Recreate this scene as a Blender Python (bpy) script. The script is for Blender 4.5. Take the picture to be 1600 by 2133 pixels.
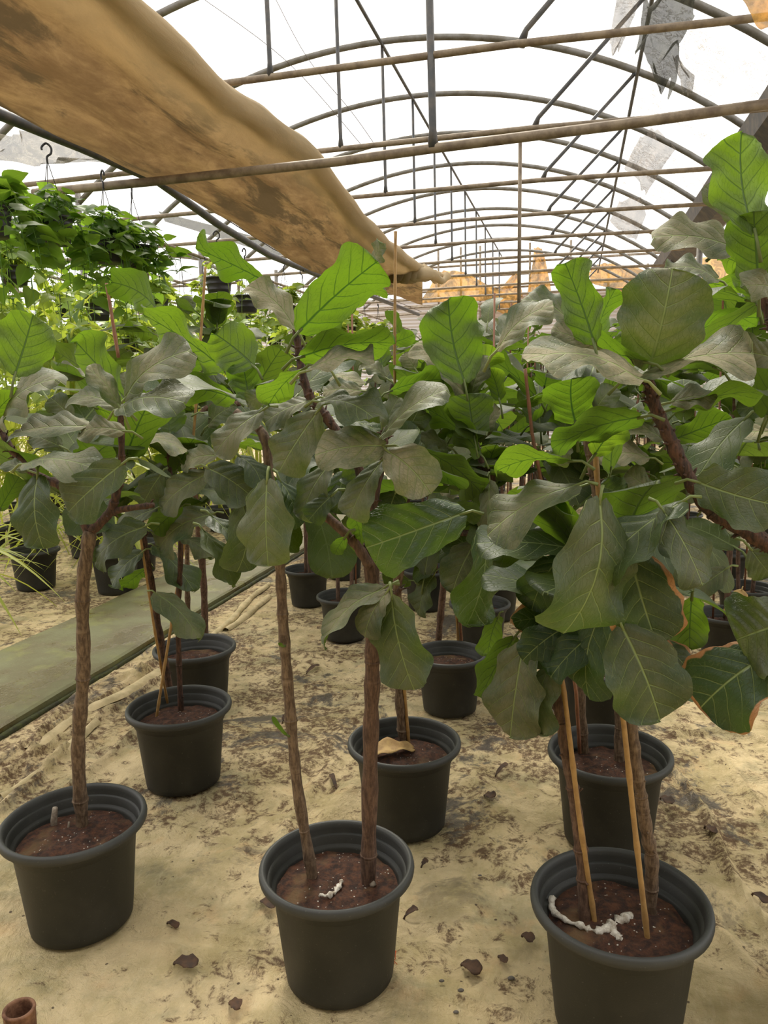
import bpy, math, random
from math import sin, cos, pi, radians, sqrt, exp, atan2
from mathutils import Vector as V, Matrix, noise
C = bpy.context.scene.collection
scene = bpy.context.scene
for o in list(bpy.data.objects): bpy.data.objects.remove(o)

# ---------------------------------------------------------------- camera
F, W, H, CAMZ = 1600.0, 1600, 2133, 1.60
PITCH, YAW, ROLL = radians(9), radians(14), radians(1.2)
fw = V((-sin(YAW)*cos(PITCH), cos(YAW)*cos(PITCH), -sin(PITCH)))
r0 = V((cos(YAW), sin(YAW), 0)); u0 = r0.cross(fw)
rt = r0*cos(ROLL)-u0*sin(ROLL); up = u0*cos(ROLL)+r0*sin(ROLL)
cam_d = bpy.data.cameras.new('camera'); cam = bpy.data.objects.new('camera', cam_d); C.objects.link(cam)
cam_d.sensor_fit = 'VERTICAL'; cam_d.sensor_height = 24; cam_d.lens = F/H*24; cam_d.clip_end = 300; cam_d.clip_start = .05
cam.matrix_world = Matrix(((rt.x, up.x, -fw.x, 0), (rt.y, up.y, -fw.y, 0), (rt.z, up.z, -fw.z, CAMZ), (0, 0, 0, 1)))
scene.camera = cam
O = V((0, 0, CAMZ))
def ray(px, py): return fw+rt*((px-800)/F)-up*((py-1066.5)/F)
def at_z(px, py, z): d = ray(px, py); return O+d*((z-CAMZ)/d.z)
def at_y(px, py, y): d = ray(px, py); return O+d*(y/d.y)
def at_x(px, py, x): d = ray(px, py); return O+d*(x/d.x)

# ---------------------------------------------------------------- light
scene.view_settings.view_transform = 'Standard'; scene.view_settings.look = 'None'
scene.view_settings.gamma = 1; scene.view_settings.use_curve_mapping = False
scene.view_settings.exposure = 0.0
wd = bpy.data.worlds.new('world'); scene.world = wd; wd.use_nodes = True
bg = wd.node_tree.nodes['Background']; bg.inputs[0].default_value = (1, .975, .93, 1); bg.inputs[1].default_value = 1.95
sd = bpy.data.lights.new('sun', 'SUN'); sd.energy = 4.6; sd.angle = radians(24); sd.color = (1, .93, .8)
so = bpy.data.objects.new('sun', sd); C.objects.link(so)
so.rotation_euler = V((.35, -.75, -1.0)).to_track_quat('-Z', 'Y').to_euler()

# ---------------------------------------------------------------- materials
class NT:
    def __init__(s, name):
        s.m = bpy.data.materials.new(name); s.m.use_nodes = True; s.t = s.m.node_tree; s.t.nodes.clear()
        s.out = s.n('ShaderNodeOutputMaterial')
    def n(s, ty, **k):
        x = s.t.nodes.new(ty)
        for a, b in k.items(): setattr(x, a, b)
        return x
    def put(s, inp, v):
        if isinstance(v, bpy.types.NodeSocket): s.t.links.new(v, inp)
        elif isinstance(v, (tuple, list)) and len(v) == 3 and inp.type == 'RGBA': inp.default_value = (*v, 1)
        else: inp.default_value = v
    def mth(s, op, a, b=0.0, c=None, clamp=False):
        x = s.n('ShaderNodeMath', operation=op, use_clamp=clamp); s.put(x.inputs[0], a); s.put(x.inputs[1], b)
        if c is not None: s.put(x.inputs[2], c)
        return x.outputs[0]
    def mix(s, f, a, b, bt='MIX'):
        x = s.n('ShaderNodeMix', data_type='RGBA', blend_type=bt); s.put(x.inputs[0], f); s.put(x.inputs[6], a); s.put(x.inputs[7], b); return x.outputs[2]
    def co(s, k='Object', scale=(1, 1, 1), rot=(0, 0, 0)):
        x = s.n('ShaderNodeTexCoord'); m = s.n('ShaderNodeMapping'); s.t.links.new(x.outputs[k], m.inputs[0]); m.inputs[3].default_value = scale; m.inputs[2].default_value = rot; return m.outputs[0]
    def noise(s, co, sc, det=4, rough=.55, dist=0):
        x = s.n('ShaderNodeTexNoise'); s.put(x.inputs['Vector'], co); x.inputs['Scale'].default_value = sc; x.inputs['Detail'].default_value = det; x.inputs['Roughness'].default_value = rough; x.inputs['Distortion'].default_value = dist; return x.outputs[0]
    def vor(s, co, sc, out='Distance', feat='F1'):
        x = s.n('ShaderNodeTexVoronoi', feature=feat); s.put(x.inputs['Vector'], co); x.inputs['Scale'].default_value = sc; return x.outputs[out]
    def ramp(s, f, lo, hi):
        x = s.n('ShaderNodeMapRange', interpolation_type='SMOOTHSTEP'); s.put(x.inputs[0], f); s.put(x.inputs[1], lo); s.put(x.inputs[2], hi); return x.outputs[0]
    def bump(s, h, st=.3, d=.01):
        x = s.n('ShaderNodeBump'); x.inputs['Strength'].default_value = st; x.inputs['Distance'].default_value = d; s.put(x.inputs['Height'], h); return x.outputs[0]
    def bsdf(s, col, rough=.5, normal=None, metal=0, spec=.5):
        x = s.n('ShaderNodeBsdfPrincipled'); s.put(x.inputs['Base Color'], col); s.put(x.inputs['Roughness'], rough); x.inputs['Metallic'].default_value = metal
        x.inputs['Specular IOR Level'].default_value = spec
        if normal: s.put(x.inputs['Normal'], normal)
        return x.outputs[0]
    def trl(s, col): x = s.n('ShaderNodeBsdfTranslucent'); s.put(x.inputs[0], col); return x.outputs[0]
    def trp(s, col=(1, 1, 1)): x = s.n('ShaderNodeBsdfTransparent'); s.put(x.inputs[0], col); return x.outputs[0]
    def ms(s, f, a, b): x = s.n('ShaderNodeMixShader'); s.put(x.inputs[0], f); s.put(x.inputs[1], a); s.put(x.inputs[2], b); return x.outputs[0]
    def done(s, sh): s.t.links.new(sh, s.out.inputs[0]); return s.m

def leaf_material():
    k = NT('fig_leaf'); uv = k.n('ShaderNodeUVMap', uv_map='uv').outputs[0]; sp = k.n('ShaderNodeSeparateXYZ'); k.put(sp.inputs[0], uv)
    ed = k.n('ShaderNodeUVMap', uv_map='ed').outputs[0]; se = k.n('ShaderNodeSeparateXYZ'); k.put(se.inputs[0], ed)
    oi = k.n('ShaderNodeObjectInfo'); sc = k.n('ShaderNodeSeparateColor'); k.put(sc.inputs[0], oi.outputs['Color'])
    dust, gloss, brown = sc.outputs[0], sc.outputs[1], sc.outputs[2]
    rnd = k.mth('FRACT', k.mth('ADD', k.n('ShaderNodeNewGeometry').outputs['Random Per Island'], oi.outputs['Random']))
    x = k.mth('ABSOLUTE', sp.outputs[0]); s = sp.outputs[1]
    co = k.co('Object')
    wob = k.mth('MULTIPLY', k.mth('SUBTRACT', k.noise(co, 14, 2), .5), .09)
    t = k.mth('MULTIPLY', k.mth('ADD', k.mth('SUBTRACT', s, k.mth('ADD', k.mth('MULTIPLY', x, .26), k.mth('MULTIPLY', k.mth('MULTIPLY', x, x), .16))), wob), 5.6)
    fr = k.mth('ABSOLUTE', k.mth('SUBTRACT', k.mth('FRACT', t), .5))
    side = k.ramp(fr, k.mth('ADD', .07, k.mth('MULTIPLY', x, -.03)), .012)
    side = k.mth('MULTIPLY', side, k.ramp(x, .95, .5))
    mid = k.ramp(x, k.mth('SUBTRACT', .06, k.mth('MULTIPLY', s, .035)), .012)
    fine = k.mth('MULTIPLY', k.ramp(k.vor(uv, 13, feat='DISTANCE_TO_EDGE'), .05, 0), .28)
    vein = k.mth('MAXIMUM', k.mth('MAXIMUM', mid, k.mth('MULTIPLY', side, .8)), fine)
    n1 = k.noise(co, 9, 5, .6); n2 = k.noise(co, 120, 2)
    # upper side: dark green with settled grey tan dust
    g = k.mix(rnd, (.015, .038, .011), (.028, .055, .018))
    dm = k.ramp(k.mth('ADD', n1, k.mth('MULTIPLY', n2, .25)), .42, .82)
    ctr = k.mth('MULTIPLY', k.ramp(x, .75, .1), .35)
    df = k.mth('MULTIPLY', dust, k.mth('ADD', ctr, k.mth('ADD', .12, k.mth('MULTIPLY', dm, .95))), clamp=True)
    top = k.mix(df, g, (.27, .238, .145))
    top = k.mix(k.mth('MULTIPLY', vein, .8), top, (.24, .30, .10))
    spk = k.mth('MULTIPLY', k.ramp(k.noise(co, 260, 1), .62, .75), .16)
    top = k.mix(spk, top, (.2, .24, .18))
    und = k.mix(rnd, (.048, .085, .012), (.08, .115, .02)); und = k.mix(vein, und, (.075, .11, .03))
    bk = k.n('ShaderNodeNewGeometry').outputs['Backfacing']
    col = k.mix(bk, top, und)
    edge = k.mth('ABSOLUTE', se.outputs[0]); edge = k.mth('MAXIMUM', edge, k.ramp(s, .86, 1.0))
    bm = k.mth('MULTIPLY', brown, k.ramp(k.mth('ADD', edge, k.mth('MULTIPLY', k.noise(co, 11, 3), .75)), 1.26, 1.30))
    spot = k.mth('MULTIPLY', brown, k.ramp(k.mth('ADD', k.vor(co, 8), k.mth('MULTIPLY', k.noise(co, 25, 3), .18)), .27, .25))
    bm = k.mth('MAXIMUM', bm, spot)
    col = k.mix(bm, col, (.42, .21, .09))
    rough = k.mth('SUBTRACT', k.mth('ADD', .52, k.mth('MULTIPLY', df, .35)), k.mth('MULTIPLY', gloss, .2))
    h = k.mth('ADD', k.mth('MULTIPLY', vein, k.mth('SUBTRACT', k.mth('MULTIPLY', bk, 1.6), .8)), k.mth('MULTIPLY', n1, .5))
    nm = k.bump(h, .8, .004)
    tc = k.mix(vein, k.mix(rnd, (.28, .45, .02), (.15, .29, .012)), (.03, .10, .008)); tc = k.mix(k.mth('MULTIPLY', dust, .6), tc, (.10, .16, .03))
    tc = k.mix(bm, tc, (.4, .2, .06))
    return k.done(k.ms(k.mth('ADD', .12, k.mth('MULTIPLY', oi.outputs['Alpha'], .27)), k.bsdf(col, rough, nm, spec=.4), k.trl(tc)))

def simple_leaf(name, c1, c2, tr, rough=.45):
    k = NT(name); g = k.n('ShaderNodeNewGeometry'); rnd = g.outputs['Random Per Island']
    uv = k.n('ShaderNodeUVMap', uv_map='uv').outputs[0]; sp = k.n('ShaderNodeSeparateXYZ'); k.put(sp.inputs[0], uv)
    mid = k.ramp(k.mth('ABSOLUTE', sp.outputs[0]), .05, .0)
    c = k.mix(rnd, c1, c2); c = k.mix(k.mth('MULTIPLY', mid, .4), c, tuple(min(1, v*2.2) for v in c2))
    return k.done(k.ms(.45, k.bsdf(c, rough), k.trl(k.mix(rnd, tr, tuple(v*.6 for v in tr)))))

def pot_material():
    k = NT('black_plastic_pot'); co = k.co(); oi = k.n('ShaderNodeObjectInfo').outputs['Random']
    n = k.noise(co, 7, 5, .6); c = k.mix(k.ramp(n, .4, .75), (.016, .0165, .014), (.034, .033, .027))
    sp = k.n('ShaderNodeSeparateXYZ'); k.put(sp.inputs[0], co)
    c = k.mix(k.mth('MULTIPLY', k.ramp(sp.outputs[2], .29, .33), .45), c, (.07, .072, .068))  # rim colour lightened to stand in for sky reflected on the lip
    sk = k.mth('MULTIPLY', k.ramp(k.noise(co, 160, 2), .68, .74), .35); c = k.mix(sk, c, (.16, .16, .13))
    sc = k.ramp(k.noise(k.co('Object', (1, 1, .25)), 16, 6, .7, 2.0), .66, .7); c = k.mix(k.mth('MULTIPLY', sc, .18), c, (.2, .18, .13))
    return k.done(k.bsdf(c, k.mth('ADD', .42, k.mth('MULTIPLY', n, .25)), k.bump(k.noise(co, 300, 2), .12, .002), spec=.45))

def soil_material():
    k = NT('potting_soil'); co = k.co(); n = k.noise(co, 45, 6, .75); n2 = k.noise(co, 7, 3)
    c = k.mix(k.ramp(n, .35, .7), (.022, .008, .004), (.125, .045, .018)); c = k.mix(k.mth('MULTIPLY', k.ramp(n2, .52, .66), .7), c, (.17, .10, .04))
    w = k.ramp(k.vor(co, 75), .20, .12); w = k.mth('MULTIPLY', w, k.ramp(k.noise(co, 22, 2), .5, .58)); c = k.mix(w, c, (.62, .58, .5))
    return k.done(k.bsdf(c, .85, k.bump(n, .9, .012)))

def bark_material(name, c1, c2, c3):
    k = NT(name); co = k.co('Object', (1, 1, .22)); n = k.noise(co, 120, 6, .7); n2 = k.noise(k.co('Object', (1, 1, 3)), 12, 4)
    c = k.mix(k.ramp(n, .35, .68), c1, c2); c = k.mix(k.mth('MULTIPLY', k.ramp(n2, .55, .75), .6), c, c3)
    ring = k.mth('MULTIPLY', k.ramp(k.noise(k.co('Object', (.2, .2, 1)), 55, 2), .62, .68), .5); c = k.mix(ring, c, c1)
    return k.done(k.bsdf(c, .75, k.bump(k.mth('ADD', n, n2), .7, .006)))

def ground_material():
    k = NT('yellowed_ground_cloth'); co = k.co(); a = k.noise(co, 1.1, 5, .6); b = k.noise(co, 4.5, 6, .65); c_ = k.noise(co, 38, 5, .75); d = k.noise(co, 14, 6, .75, .6)
    col = k.mix(k.ramp(b, .38, .66), (.66, .52, .30), (.45, .36, .18))
    col = k.mix(k.mth('MULTIPLY', k.ramp(k.noise(co, 3.1, 5, .65), .50, .66), .55), col, (.27, .25, .14))
    col = k.mix(k.mth('MULTIPLY', k.ramp(k.noise(co, 6.3, 4), .56, .7), .4), col, (.66, .43, .22))
    fib = k.noise(k.co('Object', (1, .35, 1), (0, 0, .5)), 60, 4, .7); col = k.mix(k.mth('MULTIPLY', k.ramp(fib, .45, .75), .25), col, (.74, .63, .42))
    sp = k.n('ShaderNodeSeparateXYZ'); k.put(sp.inputs[0], co)
    far = k.ramp(sp.outputs[1], 1.9, 2.7)
    th = k.mth('SUBTRACT', .625, k.mth('MULTIPLY', far, .075))
    dirt = k.ramp(k.mth('ADD', k.mth('MULTIPLY', d, .62), k.mth('MULTIPLY', k.noise(co, 2.0, 3), .45)), k.mth('SUBTRACT', th, .05), k.mth('ADD', th, .02))
    dirt = k.mth('MULTIPLY', dirt, k.ramp(c_, .36, .56))
    col = k.mix(k.mth('MULTIPLY', dirt, .88), col, (.085, .038, .018))
    wet = k.mth('MULTIPLY', k.ramp(k.noise(co, 1.9, 7, .75, .5), .53, .60), k.mth('ADD', .1, k.mth('MULTIPLY', far, .8)))
    col = k.mix(wet, col, (.075, .062, .05))
    dot = k.mth('MULTIPLY', k.ramp(k.vor(co, 17), .095, .06), k.ramp(c_, .45, .5)); col = k.mix(k.mth('MULTIPLY', dot, .85), col, (.045, .025, .015))
    dot2 = k.ramp(k.noise(co, 75, 3, .6), .69, .73); col = k.mix(k.mth('MULTIPLY', dot2, .6), col, (.12, .06, .03))
    r = k.mth('SUBTRACT', .8, k.mth('MULTIPLY', wet, .45))
    return k.done(k.bsdf(col, r, k.bump(k.mth('ADD', k.mth('MULTIPLY', b, 1.2), k.mth('MULTIPLY', d, .5)), .9, .035), spec=.3))

def path_material():
    k = NT('mossy_wet_concrete'); co = k.co(); a = k.noise(co, 2.2, 5, .6); b = k.noise(co, 70, 4, .7)
    col = k.mix(k.ramp(a, .38, .62), (.15, .15, .065), (.10, .075, .022)); col = k.mix(k.mth('MULTIPLY', k.ramp(k.noise(co, 5, 4), .5, .7), .6), col, (.20, .21, .05))
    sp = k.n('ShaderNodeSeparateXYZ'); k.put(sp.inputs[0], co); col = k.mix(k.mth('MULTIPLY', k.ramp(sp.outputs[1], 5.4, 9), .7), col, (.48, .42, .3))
    col = k.mix(k.mth('MULTIPLY', k.ramp(b, .6, .7), .5), col, (.33, .29, .16))
    wet = k.ramp(a, .5, .62)
    return k.done(k.bsdf(col, k.mth('SUBTRACT', .62, k.mth('MULTIPLY', wet, .5)), k.bump(b, .5, .008)))

def cloth_material():
    k = NT('stained_shade_cloth'); co = k.co('Object', (1, .28, 1)); a = k.noise(co, 3.2, 8, .74, .25); b = k.noise(co, 9, 7, .72, .6); c2 = k.noise(co, 1.1, 4)
    col = k.mix(k.ramp(a, .36, .64), (.20, .125, .065), (.50, .38, .23)); col = k.mix(k.mth('MULTIPLY', k.ramp(b, .42, .66), .45), col, (.16, .10, .045))
    col = k.mix(k.mth('MULTIPLY', k.ramp(k.noise(k.co('Object', (1, .16, 1)), 4.2, 7, .7, .3), .50, .60), .9), col, (.035, .032, .02))
    sp = k.n('ShaderNodeSeparateXYZ'); k.put(sp.inputs[0], k.co())
    col = k.mix(k.mth('MULTIPLY', k.ramp(sp.outputs[0], -2.78, -2.45), .8), col, (.60, .50, .33))
    hole = k.mth('MULTIPLY', k.ramp(k.vor(k.co('Object', (1, .6, 1)), 1.55), .058, .05), 1.0)
    col = k.mix(hole, col, (.95, .85, .6))
    return k.done(k.ms(.5, k.bsdf(col, .8, k.bump(k.mth('ADD', a, b), .4, .03), spec=.2), k.trl(k.mix(hole, k.mix(.5, col, (.72, .58, .40)), (1, 1, .9)))))

def film_material():
    k = NT('polythene_roof_film'); co = k.co(); sp = k.n('ShaderNodeSeparateXYZ'); k.put(sp.inputs[0], co)
    n = k.noise(co, 4.5, 7, .75, 1.8); w = k.ramp(k.mth('ABSOLUTE', k.mth('SUBTRACT', n, .5)), .04, 0)
    msk = k.mth('MULTIPLY', k.ramp(sp.outputs[0], -.6, .9), k.ramp(k.noise(co, 1.3, 3), .42, .55))
    f = k.mth('ADD', .05, k.mth('MULTIPLY', k.mth('MULTIPLY', w, msk), .85))
    return k.done(k.ms(f, k.trp(), k.ms(.4, k.bsdf((.24, .2, .16), .5), k.trl((.45, .40, .34)))))

def torn_material(name, c, alpha=.8, sc=6):
    k = NT(name); co = k.co(); n = k.noise(co, sc, 6, .7, 1.2); c1 = k.mix(k.ramp(n, .35, .65), tuple(v*.35 for v in c), c)
    return k.done(k.ms(alpha, k.trp(), k.ms(.55, k.bsdf(c1, .6), k.trl(c1))))

def plain(name, c, rough=.5, metal=0, nz=0, c2=None, sc=20, bump=0):
    k = NT(name); col = c
    if c2: n = k.noise(k.co(), sc, 5, .65); col = k.mix(k.ramp(n, .35, .68), c, c2)
    nm = k.bump(k.noise(k.co(), sc*3, 4), bump, .004) if bump else None
    return k.done(k.bsdf(col, rough, nm, metal))

M = dict(leaf=leaf_material(), pot=pot_material(), soil=soil_material(),
    bark=bark_material('fig_bark', (.075, .045, .026), (.23, .155, .095), (.29, .21, .14)),
    bark2=bark_material('red_brown_fig_bark', (.06, .030, .019), (.175, .10, .062), (.21, .135, .09)),
    twig=bark_material('dark_shaggy_bark', (.025, .013, .008), (.13, .06, .035), (.06, .035, .02)),
    cane=plain('bamboo_cane', (.42, .25, .085), .55, 0, 0, (.30, .17, .06), 30), redcane=plain('weathered_cane', (.26, .11, .055), .6, 0, 0, (.18, .08, .04), 30),
    ground=ground_material(), path=path_material(), cloth=cloth_material(), film=film_material(),
    pipe=plain('galvanised_pipe', (.20, .19, .175), .5, .3, 0, (.13, .115, .09), 8), rustpipe=plain('rust_tinted_pipe', (.27, .215, .15), .6, .1, 0, (.15, .11, .075), 10),
    darkpipe=plain('dark_steel_pipe', (.055, .058, .062), .5, .3, 0, (.10, .09, .08), 10), wire=plain('steel_wire', (.07, .05, .04), .6, .2),
    hook=plain('black_plastic_hook', (.02, .02, .022), .45), gutter=plain('dark_gutter_steel', (.035, .03, .026), .6, 0, 0, (.10, .075, .05), 6, .3),
    philo=simple_leaf('heart_leaf', (.035, .095, .015), (.10, .19, .03), (.32, .55, .04)), philo2=simple_leaf('lime_vine_leaf', (.12, .22, .03), (.28, .38, .09), (.62, .75, .08)),
    strap=simple_leaf('strap_leaf', (.18, .26, .03), (.45, .50, .12), (.75, .8, .10)), vine=plain('vine_stem', (.10, .12, .04), .6),
    yellowfilm=torn_material('sunlit_yellow_film', (.95, .62, .22), .72, 2.5), greyfilm=torn_material('crumpled_grey_film', (.42, .38, .31), .5, 9), netting=torn_material('grey_green_netting', (.16, .16, .12), .62, 14), whitefilm=torn_material('crumpled_clear_film', (.38, .33, .28), .42, 16),
    sheet=plain('ribbed_white_sheet', (.62, .58, .58), .5), rust=plain('rusty_iron', (.10, .04, .02), .85, 0, 0, (.26, .13, .07), 35, .6),
    wood=plain('grey_dead_wood', (.32, .27, .21), .85, 0, 0, (.16, .12, .09), 50, .6), dryleaf=plain('dry_leaf', (.50, .33, .12), .7, 0, 0, (.32, .19, .07), 25, .3),
    darkleaf=plain('rotten_leaf', (.10, .05, .025), .8, 0, 0, (.05, .03, .02), 30, .3), fibre=plain('white_root_fleece', (.72, .68, .6), .9, 0, 0, (.4, .34, .26), 60, .8),
    orange=plain('orange_twine', (.75, .17, .06), .7), edgestrip=plain('dark_path_edge', (.03, .03, .015), .9, 0, 0, (.07, .08, .02), 25, .6),
    cream=plain('cream_folded_cloth', (.62, .50, .29), .8, 0, 0, (.42, .34, .18), 12, .4), stone=plain('grey_stone', (.16, .14, .12), .8, 0, 0, (.1, .09, .08), 30))

# ---------------------------------------------------------------- object helpers
class MB:
    def __init__(s): s.v = []; s.f = []; s.uv = []; s.ed = []
    def add(s, vs, fs, uv=None, ed=None):
        b = len(s.v); s.v += [tuple(p) for p in vs]; s.f += [tuple(i+b for i in q) for q in fs]
        s.uv += uv if uv else [(0, 0)]*len(vs); s.ed += ed if ed else [(0, 0)]*len(vs)
    def mesh(s, name, mat, smooth=True):
        me = bpy.data.meshes.new(name); me.from_pydata(s.v, [], s.f); me.materials.append(mat)
        for nm, dat in (('uv', s.uv), ('ed', s.ed)):
            l = me.uv_layers.new(name=nm); idx = [0]*len(me.loops); me.loops.foreach_get('vertex_index', idx)
            l.data.foreach_set('uv', [c for i in idx for c in dat[i]])
        if smooth: me.polygons.foreach_set('use_smooth', [True]*len(me.polygons))
        me.update(); return me
    def build(s, name, mat, parent=None, smooth=True, loc=None):
        if loc is not None: s.v = [(a-loc[0], b-loc[1], c-loc[2]) for a, b, c in s.v]
        o = bpy.data.objects.new(name, s.mesh(name, mat, smooth)); C.objects.link(o)
        if loc is not None: o.location = loc
        if parent: o.parent = parent
        return o
def tag(o, label=None, cat=None, group=None, kind=None):
    if label: o['label'] = label
    if cat: o['category'] = cat
    if group: o['group'] = group
    if kind: o['kind'] = kind
    return o
def empty(name, loc, label, cat, group=None):
    o = bpy.data.objects.new(name, None); C.objects.link(o); o.location = loc; o.empty_display_size = .1; return tag(o, label, cat, group)
def smooth_path(pts, n=6):
    pts = [V(p) for p in pts]
    if len(pts) < 3: return pts
    out = []
    for i in range(len(pts)-1):
        a = pts[max(0, i-1)]; b = pts[i]; c = pts[i+1]; d = pts[min(len(pts)-1, i+2)]
        for j in range(n):
            t = j/n; out.append(.5*((2*b)+(c-a)*t+(2*a-5*b+4*c-d)*t*t+(3*b-a-3*c+d)*t**3))
    out.append(pts[-1]); return out
def tube(mb, pts, r, seg=8, rough=0, seed=0):
    pts = [V(p) for p in pts]; n = len(pts)
    rs = r if isinstance(r, (list, tuple)) else [r]*n
    if len(rs) != n: rs = [rs[0]+(rs[-1]-rs[0])*i/(n-1) for i in range(n)]
    vs = []; fs = []; rnd = random.Random(seed); prev = None
    for i, p in enumerate(pts):
        t = (pts[min(n-1, i+1)]-pts[max(0, i-1)]).normalized()
        if prev is None: a = t.orthogonal().normalized()
        else: a = (prev-t*prev.dot(t)).normalized()
        prev = a; b = t.cross(a); k = rs[i]*(1+rough*(rnd.random()-.5))
        for j in range(seg):
            an = 2*pi*j/seg; kk = k*(1+rough*.5*(rnd.random()-.5)); vs.append(p+a*(cos(an)*kk)+b*(sin(an)*kk))
    for i in range(n-1):
        for j in range(seg): fs.append((i*seg+j, i*seg+(j+1) % seg, (i+1)*seg+(j+1) % seg, (i+1)*seg+j))
    fs.append(tuple(range(seg-1, -1, -1))); fs.append(tuple((n-1)*seg+j for j in range(seg)))
    mb.add(vs, fs)
def box(mb, a, b):
    x0, y0, z0 = a; x1, y1, z1 = b
    mb.add([(x0, y0, z0), (x1, y0, z0), (x1, y1, z0), (x0, y1, z0), (x0, y0, z1), (x1, y0, z1), (x1, y1, z1), (x0, y1, z1)],
           [(3, 2, 1, 0), (4, 5, 6, 7), (0, 1, 5, 4), (1, 2, 6, 5), (2, 3, 7, 6), (3, 0, 4, 7)])
def lathe(mb, prof, seg=56, wob=0):
    vs = []; fs = []; n = len(prof)
    for r, z in prof:
        for j in range(seg):
            a = 2*pi*j/seg; q = r*(1+wob*sin(2*a+1)); vs.append((q*cos(a), q*sin(a), z))
    for i in range(n-1):
        for j in range(seg): fs.append((i*seg+j, i*seg+(j+1) % seg, (i+1)*seg+(j+1) % seg, (i+1)*seg+j))
    mb.add(vs, fs)
def interp(tab, s):
    n = len(tab)
    for i in range(n-1):
        if s <= tab[i+1][0]:
            a, b = tab[i], tab[i+1]; t = (s-a[0])/(b[0]-a[0]); t = t*t*(3-2*t)*.5+t*.5; return a[1]+(b[1]-a[1])*t
    return tab[-1][1]
FIDDLE = [(0, .12), (.03, .42), (.1, .62), (.2, .67), (.32, .69), (.45, .77), (.6, .94), (.72, 1), (.83, .965), (.91, .85), (.955, .69), (.982, .48), (.994, .27), (1, .02)]
OVAL = [(0, .12), (.03, .40), (.1, .62), (.2, .76), (.32, .87), (.45, .95), (.6, 1), (.72, .97), (.83, .89), (.91, .75), (.955, .58), (.982, .39), (.994, .22), (1, .02)]
HEART = [(0, .55), (.04, .85), (.12, 1), (.25, .98), (.4, .86), (.55, .70), (.7, .48), (.85, .24), (.95, .09), (1, .01)]
def leaf(mb, P0, P1, n, Wd, seed=0, nu=30, nv=12, bend=.08, fold=.10, wave=.07, pk=.012, prof=FIDDLE, petiole=.035, sway=0, twist=0):
    R = random.Random(seed); P0 = V(P0); P1 = V(P1); m = P1-P0; L = m.length; mh = m.normalized()
    n = (n-mh*n.dot(mh)).normalized(); sd = mh.cross(n)
    ph = [R.uniform(0, 6.28) for _ in range(6)]; fq = [R.uniform(1.2, 2.4) for _ in range(2)]
    vs = []; uv = []; ed = []; fs = []
    for i in range(nu+1):
        s = i/nu; s = s*.35+.65*(.5-.5*cos(pi*s))
        hw = Wd/2*interp(prof, s)
        for j in range(nv+1):
            v = -1+2*j/nv; q = 0 if v > 0 else 1
            hwv = hw*(1+.045*sin(6.28*(fq[q]*1.3*s)+ph[q+2])+.03*sin(6.28*4.1*s+ph[4+q])*abs(v))
            x = v*hwv; X = abs(x)/(Wd/2)
            h = bend*L*4*s*(1-s)+fold*abs(x)*(1-.5*s)+wave*Wd*abs(v)**2.2*sin(6.28*fq[q]*s+ph[q])*(.3+.7*s)
            tt = (s-.26*X-.16*X*X)*5.6+.5
            h += pk*Wd*(cos(6.28*tt))*-1*min(1, X*5)*(1-X**3)*.9
            h -= .03*L*(abs(v)**3)*ph[5]/6.28
            slide = .05*L*(1-abs(v))*0
            if abs(v) > .02 and s < .05: slide = -.05*L*min(1, abs(v)*1.2)*(1-s/.05)
            tw = twist*(s-.5); P = P0+mh*(s*L+slide)+sd*(x*cos(tw)+sway*L*4*s*(1-s))+n*(h+x*sin(tw))
            vs.append(P); uv.append((x/(Wd/2), s)); ed.append((v, s))
    for i in range(nu):
        for j in range(nv): a = i*(nv+1)+j; fs.append((a, a+1, a+nv+2, a+nv+1))
    mb.add(vs, fs, uv, ed)
    if petiole:
        b = len(mb.v); tube(mb, [P0+mh*.004, P0-mh*petiole*.5-n*.004, P0-mh*petiole-n*.01-V((0, 0, petiole*.3))], [.0035, .003, .004], 6)
        for k in range(b, len(mb.v)): mb.uv[k] = (0, .05)

# ---------------------------------------------------------------- the greenhouse
def fold_lines():
    P = [([(0, 1592), (150, 1495), (300, 1400), (420, 1290), (560, 1215)], .028, .022), ([(0, 1622), (80, 1572), (200, 1500), (330, 1420)], .026, .018),
         ([(0, 1692), (60, 1640), (140, 1560)], .03, .02), ([(60, 1600), (110, 1500), (180, 1440), (310, 1400)], .022, .018), ([(0, 1745), (80, 1690), (150, 1640)], .03, .02),
         ([(180, 1610), (240, 1560), (300, 1500)], .02, .02), ([(0, 1934), (180, 1948), (400, 1980), (580, 2010)], .012, .014), ([(300, 1930), (540, 1962)], .008, .012),
         ([(0, 1870), (120, 1905)], .01, .02), ([(830, 2055), (960, 2085), (1080, 2118)], .014, .014), ([(850, 2060), (1000, 2133)], .01, .012),
         ([(1392, 1598), (1468, 1686), (1522, 1818), (1600, 1930)], .02, .016), ([(1400, 1535), (1500, 1522), (1600, 1545)], .02, .02), ([(1480, 1560), (1530, 1612), (1600, 1712)], .016, .016),
         ([(560, 1800), (620, 1680), (700, 1590)], .018, .03), ([(690, 1700), (740, 1640)], .02, .05), ([(480, 1800), (560, 1700)], .01, .04), ([(640, 1590), (760, 1480)], .01, .03),
         ([(1300, 1450), (1420, 1480)], .02, .05), ([(1190, 1740), (1180, 1640)], .008, .03), ([(860, 1960), (1100, 1985)], .006, .012), ([(940, 1500), (1120, 1590)], .008, .03),
         ([(1450, 1900), (1560, 2010)], .01, .02), ([(600, 2133), (590, 2070)], .012, .02), ([(0, 2100), (60, 2060)], .008, .03)]
    out = []
    for pts, hgt, wd_ in P:
        g = smooth_path([at_z(a, b, 0) for a, b in pts], 5); out.append(([(p.x, p.y) for p in g], hgt*1.5, wd_))
    return out
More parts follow.
